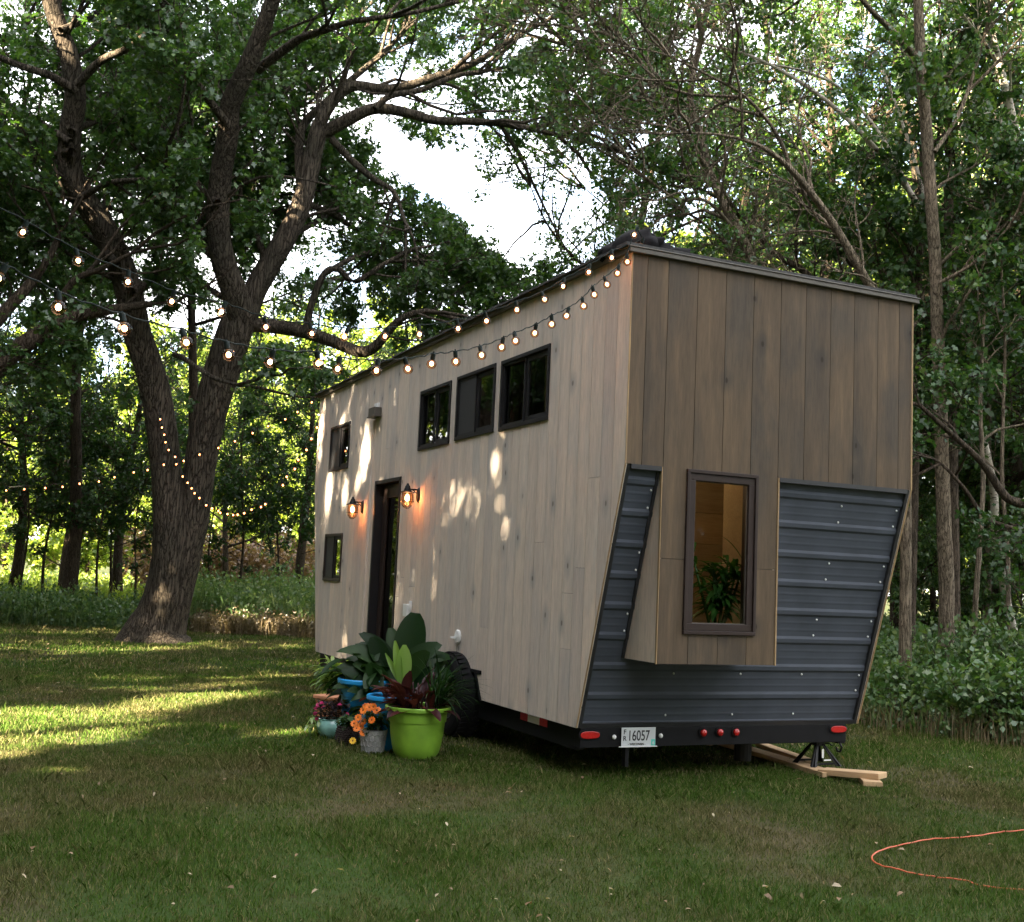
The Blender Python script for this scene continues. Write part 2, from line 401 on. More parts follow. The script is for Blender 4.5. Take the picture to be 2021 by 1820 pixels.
WINS = [(1.2288, 2.17, 2.6957, 3.3039, 1), (2.30, 3.20, 2.705, 3.31, 2), (3.36, 4.2118, 2.6957, 3.3039, 1), (6.731, 7.5898, 2.6943, 3.2681, 3)]
LOWWIN = (6.79, 7.56, 1.30, 1.887, 4)
DOOR = (4.70, 5.585, .43, 2.4555)
HOLES = [w[:4] for w in WINS]+[LOWWIN[:4], DOOR]
SP = lambda u, z, t: (t, u, z)
rd = random.Random(11)
mb = MB(); board_wall(mb, 0, LEN, .172, SIDE_LO, ZT, HOLES, SP, 0, .02, rd, gap=.006, joints=(.8, 3., .16), jitter=.07)
mb.build('side_siding', 'side_wood', house)
mb = MB(); board_wall(mb, .03, LEN-.03, 99, [(a+(.03 if a < 1 else (-.03 if a > 8 else 0)), z) for a, z in SIDE_LO], ZT-.005, HOLES, SP, .0215, .10, rd, ids=False)
mb.build('side_wall', 'inner_wood', house)

mb = MB(); board_wall(mb, .012, LEN-.012, 99, SIDE_LO, ZT-.004, HOLES, SP, .0203, .0212, rd, ids=False); mb.build('dark_backing', 'dark_trim', house)  # dark sheet added behind the boards so their gaps look shaded
# raw board ends along the corner, following the bent back edge (near and far corner boards)
def bent_strip(name, x0, x1, off, wid, mat, ztop=ZT):
    mb = MB()
    for (ya, za), (yb, zb) in (((0, ztop), (0, ZK)), ((0, ZK), (SB, ZB))):
        mb.hexa([(x0, ya-off, za), (x1, ya-off, za), (x1, ya-off+wid, za), (x0, ya-off+wid, za),
                 (x0, yb-off, zb), (x1, yb-off, zb), (x1, yb-off+wid, zb), (x0, yb-off+wid, zb)])
    return mb.build(name, mat, house)
bent_strip('corner_board', .001, .011, .006, .005, 'raw_edge')
bent_strip('corner_board', W-.012, W+.001, .006, .03, 'raw_edge')

# other three walls, floor, ceiling
def side_poly(d=0.): return [(SB+d, ZB), (LEN-SBF-d, ZB), (LEN-d, ZKF), (LEN-d, ZT), (d, ZT), (d, ZK)]
MB().prism([(y, z) for y, z in side_poly(.03)], W-.1, W-.022).build('side_wall', 'inner_wood', house)
mb = MB(); board_wall(mb, 0, LEN, .172, [(0, ZK), (SB, ZB), (LEN-SBF, ZB), (LEN, ZKF)], ZT, [], SP, W-.02, W, rd, jitter=.07); mb.build('side_siding', 'side_wood', house)
mb = MB().box((.1, LEN-.1, ZKF), (W-.1, LEN-.002, ZT-.005))
mb.hexa([(.1, LEN-SBF-.1, ZB), (W-.1, LEN-SBF-.1, ZB), (W-.1, LEN-SBF-.002, ZB), (.1, LEN-SBF-.002, ZB), (.1, LEN-.1, ZKF-.002), (W-.1, LEN-.1, ZKF-.002), (W-.1, LEN-.002, ZKF-.002), (.1, LEN-.002, ZKF-.002)])
mb.build('front_wall', 'rear_wood', house)
MB().box((.1, .75, ZB+.002), (W-.1, LEN-SBF-.1, .45)).build('floor', 'inner_wood', house)

# rear siding, with the window bay running down to its own bottom edge
BX0, BX1, BZ = .31, 1.30, .892
RW = (.51, 1.115, 1.104, 2.256)
RP = lambda u, z, t: (u, t, z)
mb = MB(); rr = random.Random(3)
cuts = [.012, .135, .31]+[.31+.2475*i for i in range(1, 5)]+[1.535, 1.77, 2.0, 2.235, 2.45, W-.013]
for a, b in zip(cuts, cuts[1:]):
    zl = BZ if a >= BX0-.01 and b <= BX1+.01 else ZK
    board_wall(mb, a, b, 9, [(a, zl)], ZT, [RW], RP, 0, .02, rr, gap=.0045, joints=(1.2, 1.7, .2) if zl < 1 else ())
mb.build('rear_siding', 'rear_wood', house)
mb = MB(); board_wall(mb, BX0+.017, BX1-.017, 99, [(0, BZ+.031)], ZK-.001, [RW], RP, .0203, .0209, rr, ids=False); mb.build('dark_backing', 'dark_trim', house)  # same added dark sheet behind the rear boards
mb = MB().box((.1005, .0203, ZK), (W-.1005, .0208, ZT-.007)); mb.build('dark_backing', 'dark_trim', house)
mb = MB(); ysl = lambda z: SB*(ZK-z)/(ZK-ZB)
mb.brd = .4; mb.box((.1, .021, ZK), (W-.1, .10, ZT-.006))
mb.build('rear_wall', 'inner_wood', house)
# bay cheeks and bottom
for x0, x1 in ((BX0-.004, BX0+.016), (BX1-.016, BX1+.002)):
    mb = MB(); mb.brd = .62
    mb.prism([(.0215, BZ+.004), (ysl(BZ)+.06, BZ+.004), (.08, ZK-.003), (.0215, ZK-.003)], x0, x1); mb.build('bay_cheek', 'side_wood', house)
for x0, x1 in ((BX0-.012, BX0-.0045), (BX1+.0025, BX1+.014)):
    mb = MB().box((x0, -.006, BZ-.002), (x1, .012, ZK-.002)); mb.build('bay_edge', 'raw_edge', house)
mb = MB(); mb.brd = .2; mb.box((BX0+.017, .0215, BZ+.002), (BX1-.017, ysl(BZ)+.06, BZ+.03)); mb.build('bay_bottom', 'rear_wood', house)

# ribbed metal cladding on the leaning lower back
e_ = np.array([SB, ZB-ZK]); SL = np.linalg.norm(e_); e_ /= SL; n_ = np.array([e_[1], -e_[0]])  # n_ points out of the house
def slope_pt(x, s, o): p = np.array([0, ZK])+e_*s+n_*(o-.022); return (x, p[0], p[1])
def rib_profile(s0, s1):
    pts = []
    k = 0; s = .125
    ribs = []
    while s < SL: ribs.append(s); s += .2285
    ev = [(s0, 0.)]
    for rbs in ribs:
        for ds, o in ((-.034, 0), (-.015, .0115), (.015, .0115), (.034, 0)): ev.append((rbs+ds, o))
        for mid in (.085, .145):
            for ds, o in ((-.014, 0), (-.004, .0012), (.004, .0012), (.014, 0)): ev.append((rbs+mid+ds, o))
    ev = sorted(ev); ev = [p for p in ev if s0 <= p[0] <= s1]; ev.append((s1, 0.)); return ev
sB = (ZK-BZ)/(ZK-ZB)*SL
mb = MB(); mb.mat('metal_panel')
for x0, x1, s0, s1 in ((.03, BX0-.006, .02, sB), (BX1+.004, W-.03, .02, sB), (.03, W-.03, sB, SL-.002)):
    pr = rib_profile(s0, s1); vs = []
    for s, o in pr: vs += [slope_pt(x0, s, o), slope_pt(x1, s, o)]
    mb.add(vs, [(2*i, 2*i+1, 2*i+3, 2*i+2) for i in range(len(pr)-1)])
panel = mb.build('metal_cladding', None, house)
mb = MB()  # insulation board behind the sheet, closes the wall
for x0, x1, s0, s1 in ((.1, BX0-.006, .0, sB), (BX1+.004, W-.1, .0, sB), (.1, W-.1, sB+.03, SL)):
    q = [slope_pt(x0, s0, -.01), slope_pt(x1, s0, -.01), slope_pt(x1, s0, -.08), slope_pt(x0, s0, -.08), slope_pt(x0, s1, -.01), slope_pt(x1, s1, -.01), slope_pt(x1, s1, -.08), slope_pt(x0, s1, -.08)]
    mb.hexa(q)
mb.build('lower_rear_wall', 'inner_wood', house)
def strip_on_slope(mb, x0, x1, s0, s1, o0, o1):
    q = [slope_pt(x0, s0, o0), slope_pt(x1, s0, o0), slope_pt(x1, s1, o0), slope_pt(x0, s1, o0), slope_pt(x0, s0, o1), slope_pt(x1, s0, o1), slope_pt(x1, s1, o1), slope_pt(x0, s1, o1)]
    mb.hexa(q)
mb = MB()
for x0, x1 in ((.0195, .048), (W-.048, W-.0195)): strip_on_slope(mb, x0, x1, .01, SL, .0, .024)
for x0, x1 in ((.0485, BX0-.013), (BX1+.015, W-.0485)): mb.box((x0, -.010, ZK-.034), (x1, .015, ZK-.001))
strip_on_slope(mb, .0485, W-.0485, SL-.03, SL+.002, .001, .022)
for x0, x1 in ((BX0-.034, BX0-.0125), (BX1+.0145, BX1+.03)): strip_on_slope(mb, x0, x1, .036, sB-.005, .001, .0165)
mb.build('panel_trim', 'dark_trim', house)
def screw(x, s):
    mb = MB(); p = slope_pt(x, s, .004); mb.ball(p, .0085, 8, 6, (1, .7, 1)); mb.build('screw', 'white_plastic', panel, smooth=True)
for k in range(9):
    s = .125+.2285*k+(.055 if k % 2 == 0 else -.045)
    if s > SL-.02: continue
    screw(W-.085, s)
    if s < sB: screw(1.3+.66, s+.0); screw(BX0-.05-.0, s)
for s in (1.545, 1.875):
    for x in (.75, 1.35, 1.93): screw(x, s)

# roof
mb = MB().box((-.035, -.035, ZT-.004), (W+.035, LEN+.03, ZT+.030)); mb.box((-.042, -.042, ZT+.030), (W+.042, LEN+.04, ZT+.040))
roof = mb.build('roof', 'roof_trim', house, bevel=.004)
mb = MB(); rs = random.Random(8); y = -.02
while y < LEN:
    l_ = rs.uniform(.12, .22); h = rs.uniform(.008, .022); mb.box((-.055-rs.uniform(0, .012), y, ZT+.041), (W+.02, min(y+l_-.003, LEN+.03), ZT+.044+h)); y += l_
mb.build('roofing', 'shingle', roof)

def frame_mb(mb, P, u0, u1, z0, z1, w, t0, t1):
    """rectangular ring"""
    def bx(a, b, c, d): mb.hexa([P(a, c, t0), P(b, c, t0), P(b, c, t1), P(a, c, t1), P(a, d, t0), P(b, d, t0), P(b, d, t1), P(a, d, t1)])
    bx(u0, u1, z0, z0+w); bx(u0, u1, z1-w, z1); bx(u0, u0+w, z0+w, z1-w); bx(u1-w, u1, z0+w, z1-w)
def rect(mb, P, u0, u1, z0, z1, t0, t1): mb.hexa([P(u0, z0, t0), P(u1, z0, t0), P(u1, z0, t1), P(u0, z0, t1), P(u0, z1, t0), P(u1, z1, t0), P(u1, z1, t1), P(u0, z1, t1)])
def pane(mb, P, u0, u1, z0, z1, t): mb.add([P(u0, z0, t), P(u1, z0, t), P(u1, z1, t), P(u0, z1, t)], [(0, 1, 2, 3)] if P is RP else [(3, 2, 1, 0)])
for (y0, y1, z0, z1, kind) in WINS+[LOWWIN]:
    mb = MB(); frame_mb(mb, SP, y0-.004, y1+.004, z0-.004, z1+.004, .034, -.014, .06)
    w = mb.build('window', 'window_frame' if kind < 4 else 'bronze_frame', house, bevel=.003)
    mid = y0+(y1-y0)*.47
    mb = MB(); frame_mb(mb, SP, y0+.031, mid+.02, z0+.031, z1-.031, .042, .012, .034); mb.build('sash', 'window_frame', w, bevel=.002)
    mb = MB(); frame_mb(mb, SP, mid+.021, y1-.031, z0+.031, z1-.031, .02, .000, .012)
    mb.build('screen_frame', 'window_frame', w)
    mb = MB(); pane(mb, SP, y0+.07, mid-.02, z0+.07, z1-.07, .023); mb.build('pane', 'pane', w)
    mb = MB(); pane(mb, SP, mid+.03, y1-.05, z0+.05, z1-.05, .028); mb.build('pane', 'pane', w)
    if kind in (1,):  # curtains drawn behind the far half
        mb = MB(); n = 26; ya, yb = mid-.02, y1-.05; vs = []
        for i in range(n+1):
            yy = ya+(yb-ya)*i/n; xx = .075+.014*math.sin(i*1.9)+.006*math.sin(i*.8); vs += [(xx, yy, z0-.02), (xx, yy, z1+.02)]
        mb.add(vs, [(2*i, 2*i+2, 2*i+3, 2*i+1) for i in range(n)]); mb.build('curtain', 'curtain', w)
    else:
        mb = MB(); rect(mb, SP, mid+.04, y1-.052, z0+.052, z1-.052, .0045, .006); mb.build('insect_screen', 'screen', w)

# door, recessed in a deep dark jamb
y0, y1, z0, z1 = DOOR
mb = MB(); frame_mb(mb, SP, y0-.003, y1+.003, z0-.003, z1+.003, .042, -.012, .135)
door = mb.build('door', 'window_frame', house, bevel=.003)
mb = MB(); frame_mb(mb, SP, y0+.043, y1-.043, z0+.043, z1-.043, .13, .085, .125)
mb.build('door_leaf', 'bronze_frame', door, bevel=.004)
mb = MB(); frame_mb(mb, SP, y0+.174, y1-.174, z0+.174, z1-.174, .018, .078, .09); mb.build('glazing_bead', 'bronze_frame', door)
mb = MB(); pane(mb, SP, y0+.16, y1-.16, z0+.16, z1-.16, .105); mb.build('pane', 'pane', door)
mb = MB().box((.088, y1-.062, z0+.05), (.094, y1-.0445, z1-.05)); mb.build('weather_strip', 'white_plastic', door)
mb = MB().tube([(.084, y0+.1, 1.42), (.03, y0+.1, 1.42), (.03, y0+.21, 1.42)], .01, 8); mb.build('handle', 'steel', door, smooth=True)

# rear bay window
mb = MB(); frame_mb(mb, RP, RW[0]-.004, RW[1]+.004, RW[2]-.004, RW[3]+.004, .026, -.02, .09)
frame_mb(mb, RP, RW[0]+.023, RW[1]-.023, RW[2]+.023, RW[3]-.023, .05, -.008, .07)
bw_ = mb.build('window', 'bronze_frame', house, bevel=.003)
mb = MB(); frame_mb(mb, RP, RW[0]+.072, RW[1]-.072, RW[2]+.072, RW[3]-.072, .006, .012, .03); mb.build('glazing_bead', 'roof_trim', bw_)
mb = MB(); pane(mb, RP, RW[0]+.07, RW[1]-.07, RW[2]+.07, RW[3]-.07, .02); mb.build('pane', 'pane_clear', bw_)
# what shows behind it: bay lining, a partition of wide boards, a shelf
mb = MB(); mb.brd = .7
mb.box((.345, .092, .93), (.36, .62, ZK+.03)); mb.build('bay_lining', 'inner_wood', house)
mb = MB(); mb.brd = .5; mb.box((1.262, .092, .93), (1.275, .62, ZK+.03)); mb.build('bay_lining', 'inner_wood', house)
mb = MB(); r5 = random.Random(4)
for i in range(12):
    mb.brd = r5.random(); mb.box((.101, 1.50, .452+i*.27), (W-.101, 1.53, .452+i*.27+.266))
mb.build('partition', 'inner_wood', house)
mb = MB(); mb.brd = .1; mb.box((.361, .09, .94), (1.261, .9, .965)); mb.build('shelf', 'inner_wood', house)
MB().ball((.62, 1.25, 2.42), .045, 12, 8).build('lamp_bulb', 'inner_lamp', house, smooth=True)
MB().ball((.9, 2.95, 2.86), .03, 12, 8, (1, 1, .5)).build('lamp_bulb', 'inner_lamp', house, smooth=True)
def plight(name, loc, w, col, rad, parent=None):
    l_ = bpy.data.lights.new(name, 'POINT'); l_.energy = w; l_.color = col; l_.shadow_soft_size = rad
    o = bpy.data.objects.new(name, l_); COL.objects.link(o); o.location = loc
    if parent: o.parent = parent
    return o
plight('interior_light', (.75, 1.15, 2.35), .42, (1, .68, .36), .05)

# small fittings on the long side
mb = MB().box((-.10, 5.50, 3.19), (0, 5.76, 3.205)); mb.box((-.09, 5.52, 3.205), (0, 5.74, 3.30)); mb.build('vent_hood', 'roof_trim', house, bevel=.004)
MB().box((-.03, 5.60, 3.305), (0, 5.72, 3.36)).build('vent_cap', 'white_plastic', house)
mb = MB().box((-.022, 5.74, .40), (0, 5.78, 3.17)); mb.build('conduit', 'side_wood', house)
mb = MB().box((-.05, 4.18, 1.0), (0, 4.30, 1.125)); mb.box((-.03, 4.16, 1.06), (-.0005, 4.175, 1.16)); mb.build('outlet_box', 'white_plastic', house, bevel=.004)
mb = MB().lathe([(.062, 0), (.066, -.012), (.055, -.02), (.0, -.022)], (0, 2.88, .885), 20, 'x'); mb.box((-.06, 2.9, .868), (-.02, 2.94, .885)); mb.build('water_inlet', 'white_plastic', house, smooth=False)

def lantern(y, z):
    X = -.125
    mb = MB().mat('black_metal'); mb.lathe([(.001, -.026), (.028, -.022), (.036, -.008), (.038, 0)], (0, y, z+.03), 18, 'x', capt=True)
    for i in range(len(mb.v)): mb.v[i] = (mb.v[i][0], mb.v[i][1], z+.03+(mb.v[i][2]-z-.03)*2.15)
    mb.tube([(-.02, y, z+.085), (X, y, z+.085)], .008, 8); mb.tube([(-.02, y, z+.04), (-.06, y, z+.075), (-.08, y, z+.085)], .005, 6)
    mb.lathe([(.072, z+.048), (.074, z+.054), (.04, z+.066), (.028, z+.10), (.026, z+.112), (.014, z+.128), (.012, z+.14), (.0, z+.146)], (X, y, 0), 24, capb=True)
    ln = mb.build('wall_lantern', None, house, smooth='auto')
    MB().lathe([(.052, z+.046), (.060, z+.03), (.061, z-.03), (.058, z-.055), (.045, z-.085), (.022, z-.103), (.0, z-.107)], (X, y, 0), 24, capb=False).build('globe', 'globe', ln, smooth=True)
    mb = MB()
    for k in range(6):
        a = k*math.pi/3; c, s = math.cos(a), math.sin(a)
        mb.tube([(X+c*.066, y+s*.066, z+.05), (X+c*.067, y+s*.067, z-.045), (X+c*.05, y+s*.05, z-.088), (X+c*.02, y+s*.02, z-.112), (X, y, z-.116)], .0022, 5)
    ring = [(X+.068*math.cos(t*math.pi/12), y+.068*math.sin(t*math.pi/12), z-.04) for t in range(25)]
    mb.tube(ring, .003, 5, False); mb.build('cage', 'black_metal', ln)
    MB().ball((X, y, z-.005), .021, 12, 10, (1, 1, 1.7)).build('bulb', 'bulb_hot', ln, smooth=True)
    plight('lantern_light', (X, y, z-.012), .75, (1, .33, .1), .025)
emis('bulb_hot', (1, .5, .2), 7.)
lantern(6.03, 2.15); lantern(4.13, 2.20)

# chassis
mb = MB().box((.04, SB+.0, .242), (2.47, SB+.09, ZB-.003)); mb.box((.05, SB+.09, .215), (.13, LEN-.6, ZB-.003)); mb.box((W-.13, SB+.09, .215), (W-.05, LEN-.6, ZB-.003))
for y in (1.6, 2.6, 3.6, 4.6, 5.6, 6.6): mb.box((.13, y, .26), (W-.13, y+.06, ZB-.003))
mb.box((-.01, 2.32, .60), (.12, 4.48, .632)); mb.hexa([(-.01, 2.29, .386), (.12, 2.29, .386), (.12, 2.33, .386), (-.01, 2.33, .386), (-.01, 2.42, .6), (.12, 2.42, .6), (.12, 2.46, .6), (-.01, 2.46, .6)])
mb.box((.13, 2.3, .28), (.16, 4.5, .7))
ch = mb.build('chassis', 'chassis', house, bevel=.004)
MB().box((.42, SB-.0, .10), (.45, SB+.05, .24)).build('bracket', 'chassis', ch)
def oval(mb, cx, cz, rx, rz, y0, y1, n=24, sq=2.6):
    p = []
    for i in range(n):
        t = 2*math.pi*i/n; c, s = math.cos(t), math.sin(t)
        p.append((cx+rx*abs(c)**(2/sq)*(1 if c >= 0 else -1), cz+rz*abs(s)**(2/sq)*(1 if s >= 0 else -1)))
    mb.prism(p, y0, y1, 'y')
yb = SB
for cx, cz in ((.115, .335), (2.385, .345)):
    mb = MB(); oval(mb, cx, cz, .092, .038, yb-.008, yb+.002); g_ = mb.build('tail_light', 'rubber', ch, bevel=.003)
    mb = MB(); oval(mb, cx, cz, .079, .027, yb-.016, yb-.009); mb.build('lens', 'lens_red', g_, bevel=.004)
for cx in (1.09, 1.24, 1.39):
    mb = MB().lathe([(.040, yb), (.040, yb-.01), (.032, yb-.012), (.0, yb-.012)], (cx, 0, .337), 24, 'y'); g_ = mb.build('marker_light', 'steel' if False else 'rubber', ch)
    MB().lathe([(.028, yb-.0125), (.027, yb-.02), (.015, yb-.026), (.0, yb-.028)], (cx, 0, .337), 24, 'y').build('lens', 'lens_red', g_, smooth=True)
# licence plate with its writing
PY = yb-.014
mb = MB().box((.375, PY, .246), (.665, PY+.003, .384)); plate = mb.build('licence_plate', 'plate_white', ch, bevel=.001)
MB().box((.355, PY-.004, .243), (.68, PY+.006, .249)).build('plate_holder', 'white_plastic', plate)
mb = MB().box((.628, PY-.002, .252), (.662, PY-.0005, .298)); mb.build('sticker', 'sticker', plate)
def text(name, s, loc, size, parent, mat, sx=1., rot=0., bold=.0, align='CENTER'):
    cu = bpy.data.curves.new(name, 'FONT'); cu.body = s; cu.size = size; cu.align_x = align; cu.align_y = 'CENTER'; cu.offset = bold; cu.extrude = .0006
    t = bpy.data.objects.new(name, cu); COL.objects.link(t)
    t.location = loc; t.rotation_euler = (math.pi/2, 0, rot); t.scale = (sx, 1, 1)
    bpy.context.view_layer.update()
    me = bpy.data.meshes.new_from_object(t.evaluated_get(bpy.context.evaluated_depsgraph_get()))
    mw = t.matrix_world.copy(); me.transform(mw); bpy.data.objects.remove(t)
    me.materials.clear(); me.materials.append(MATS[mat]); return link(name, me, parent)
text('lettering', '16057', (.52, PY-.0015, .322), .105, plate, 'plate_ink', .72, 0, .0012)
text('lettering', 'F', (.402, PY-.0015, .352), .048, plate, 'plate_ink', 1., 0, .001)
text('lettering', 'R', (.402, PY-.0015, .305), .048, plate, 'plate_ink', 1., 0, .001)
text('lettering', '- WISCONSIN -', (.505, PY-.0015, .264), .022, plate, 'plate_ink', 1., 0, .0006)
text('lettering', '6', (.645, PY-.003, .272), .034, plate, 'plate_white', 1., 0, .0006)
for cx, cz in ((.318, .317), (.715, .320)): MB().ball((cx, yb-.008, cz), .017, 12, 8, (1, .7, 1)).build('plate_light', 'white_plastic', ch, smooth=True)
mb = MB(); mb.mat('tape_red').box((.045, 1.12, .315), (.0495, 1.25, .37)); mb.mat('tape_white').box((.0445, 1.25, .315), (.0495, 1.46, .37)); mb.mat('tape_red').box((.045, 1.46, .315), (.0495, 1.60, .37)); mb.build('reflector_tape', None, ch)
mb = MB().tube([(2.42, SB+.03, .25), (2.42, SB-.01, .20), (2.42, SB+.01, .165), (2.43, SB+.05, .16), (2.43, SB+.07, .19)], .009, 8); mb.build('hook', 'black_metal', ch, smooth=True)
mb = MB().tube([(1.72, SB+.35, .25), (1.72, SB+.35, .06)], .07, 14); mb.build('drain_pipe', 'black_metal', ch)
def wheel(y, x0=-.115):
    mb = MB(); Rr = .375; w = .21
    prof = [(.21, w), (.3, w), (.35, w-.012), (.37, w-.04), (.375, w-.07), (.375, .07), (.37, .04), (.35, .012), (.3, 0), (.21, 0)]
    mb.lathe([(r_, x0+h) for r_, h in prof], (0, y, .372), 40, 'x', capb=False)
    for i in range(40):
        a = 2*math.pi*i/40; c, s = math.cos(a), math.sin(a); r0, r1 = .372, .385; da = .05
        for xa, xb in ((.015, .085), (.125, .195)):
            q = []
            for rr_ in (r0, r1):
                for x_, aa in ((xa, a-da), (xb, a-da+.03), (xb, a+da+.03), (xa, a+da)): q.append((x0+x_, y+rr_*math.sin(aa), .372+rr_*math.cos(aa)))
            mb.hexa(q)
    t = mb.build('wheel', 'rubber', house)
    mb = MB().lathe([(.215, x0+.02), (.20, x0+.012), (.19, x0+.04), (.12, x0+.05), (.06, x0+.03), (.0, x0+.02)], (0, y, .372), 32, 'x'); mb.build('rim', 'rim_metal', t, smooth='auto')
    for k in range(6):
        a = k*math.pi/3; MB().ball((x0+.045, y+.085*math.sin(a), .372+.085*math.cos(a)), .012, 8, 6).build('lug_nut', 'steel', t, smooth=True)
wheel(2.83); wheel(3.68)
wheel(2.83, W-.1); wheel(3.68, W-.1)

# black bundle on the roof corner
rb = random.Random(2); mb = MB()
for (cx, cy, cz, r_, sx, sy, sz) in ((.17, .25, .0, .14, 1.2, 1.4, 1.0), (.42, .24, -.02, .11, 2.0, 1.3, .8), (.06, .38, -.02, .11, .9, 1.6, .8), (.24, .2, .06, .08, 1.4, 1., .9)):
    mb.ball((cx, cy, ZT+.10+cz), r_, 20, 14, (sx, sy, sz))
for i, v in enumerate(mb.v):
    k = .014*math.sin(v[0]*31+v[1]*17)+.011*math.sin(v[1]*43+v[2]*29)+.008*math.sin(v[0]*71-v[2]*63); mb.v[i] = (v[0]+k, v[1]-k, v[2]+k*.8)
tag(mb.build('tarp_bundle', 'tarp', None, smooth=True, org=(.25, .35, ZT+.1)), 'crumpled black fabric bundle lying on the roof corner', 'bundle')

# plant standing on the shelf behind the bay window
def P3(*a): return np.array(a, float)
root = tag(empty('potted_plant', (1.0, .30, .965)), 'green strappy houseplant behind the glass of the back window', 'potted plant')
MB().lathe([(.07, 0), (.095, .17), (.1, .18), (.09, .18)], (0, 0, 0), 24).build('pot', 'rubber', root, smooth='auto')
mb = MB(); rp = random.Random(21)
for st_ in range(5):
    bx_, by_ = rp.uniform(-.26, .2), rp.uniform(-.1, .14); h = rp.uniform(.38, .68)
    mb.tube([(bx_*.2, by_*.2, .15), (bx_*.7, by_*.7, .15+h*.6), (bx_, by_, .15+h)], [.012, .01, .006], 6)
    for k in range(44):
        a = rp.uniform(0, 6.28); zz = .15+h*(.25+.75*(k % 30)/30); el = rp.uniform(.2, 1.2)
        f_ = (k % 30)/30; mb.leaf((bx_*f_, by_*f_, zz), (math.cos(a)*math.cos(el), math.sin(a)*math.cos(el), math.sin(el)), rp.uniform(.14, .27), rp.uniform(.028, .045), droop=rp.uniform(.5, 1.1), seg=5)
mb.build('foliage', 'indoor_leaf', root, smooth=True)
mb = MB().tube([(-.13, -.16, 0), (-.14, -.17, .14)], [.016, .006], 8); tag(mb.build('candle', 'white_plastic', None, org=(0, 0, 0)), 'small white stick standing on the sill behind the back window', 'ornament')
bpy.data.objects['candle'].location = (.94, .30, .968)

# jack stand, boards and blocks under the back end
def beam(name, a, b, w, h, z, label, lean=0., cat='board', group=None, mat='plank_wood', z2=None):
    a = np.array(a[:2]); b = np.array(b[:2]); d = (b-a)/np.linalg.norm(b-a); n = np.array([-d[1], d[0]])*w/2; z2 = z if z2 is None else z2
    ln = np.linalg.norm(b-a); mb = MB(); mb.brd = rng0.random()
    mb.hexa([(-w/2, 0, 0), (w/2, 0, 0), (w/2, ln, z2-z), (-w/2, ln, z2-z), (-w/2, 0, h), (w/2, 0, h), (w/2, ln, h+z2-z), (-w/2, ln, h+z2-z)])
    o = mb.build(name, mat, None, bevel=.004); o.location = (a[0], a[1], z); o.rotation_euler = (0, 0, math.atan2(-d[0], d[1])); tag(o, label, cat, group); return o
beam('wooden_plank', ground(1640, 1538), ground(1395, 1462), .15, .04, .012, 'long weathered plank running under the house beneath the jack stand')
beam('wooden_plank', ground(1742, 1552), ground(1622, 1533), .16, .045, .055, 'short fresh pine board sticking out past the jack stand', z2=.02)
beam('wooden_plank', ground(1600, 1512), ground(1500, 1476), .10, .038, .012, 'narrow pale board lying behind the long plank under the house')
beam('wooden_block', ground(1727, 1556)+P3(-.02, 0, 0), ground(1712, 1546), .14, .038, .012, 'small scrap of wood propping the end of the pine board', cat='block')
beam('wooden_block', (1.05, 1.35), (.72, 1.75), .1, .09, .12, 'wooden cribbing block hanging low left of the marker lights', cat='block')
beam('wooden_block', (1.66, 1.25), (1.25, 1.75), .1, .09, .13, 'wooden cribbing block right of the marker lights', cat='block')
beam('wooden_block', (1.95, 1.9), (2.25, 1.95), .1, .09, .12, 'pale wooden block far under the house beside the black pipe', cat='block')
jx, jy = ground(1612, 1522)[:2]
root = tag(empty('jack_stand', (jx, jy, .055)), 'black steel jack stand under the right back corner of the house', 'jack stand')
mb = MB()
for sx in (-1, 1):
    for sy in (-1, 1):
        b0 = np.array([sx*.125, sy*.11, 0]); t0 = np.array([sx*.028, sy*.028, .165])
        mb.hexa([b0+P3(-.028, 0, 0), b0+P3(.028, 0, 0), b0+P3(.028, sy*.01, 0), b0+P3(-.028, sy*.01, 0), t0+P3(-.014, 0, 0), t0+P3(.014, 0, 0), t0+P3(.014, sy*.01, 0), t0+P3(-.014, sy*.01, 0)])
        mb.hexa([b0+P3(0, -.028, 0), b0+P3(sx*.01, -.028, 0), b0+P3(sx*.01, .028, 0), b0+P3(0, .028, 0), t0+P3(0, -.014, 0), t0+P3(sx*.01, -.014, 0), t0+P3(sx*.01, .014, 0), t0+P3(0, .014, 0)])
for sy in (-1, 1): mb.box((-.12, sy*.105-.004, .012), (.12, sy*.105+.004, .028))
mb.box((-.036, -.036, .15), (.036, .036, .185)); mb.build('base', 'black_metal', root)
MB().box((-.017, -.017, .185), (.017, .017, .225)).box((-.05, -.03, .225), (.05, .03, .24)).build('post', 'black_metal', root, bevel=.003)
MB().tube([(.03, -.02, .172), (.1, -.03, .165), (.125, -.03, .15)], .006, 6).build('handle', 'black_metal', root)
MB().box((-.03, -.121, .045), (.04, -.119, .056)).box((-.012, -.075, .06), (.006, -.073, .13)).build('sticker', 'white_plastic', root)
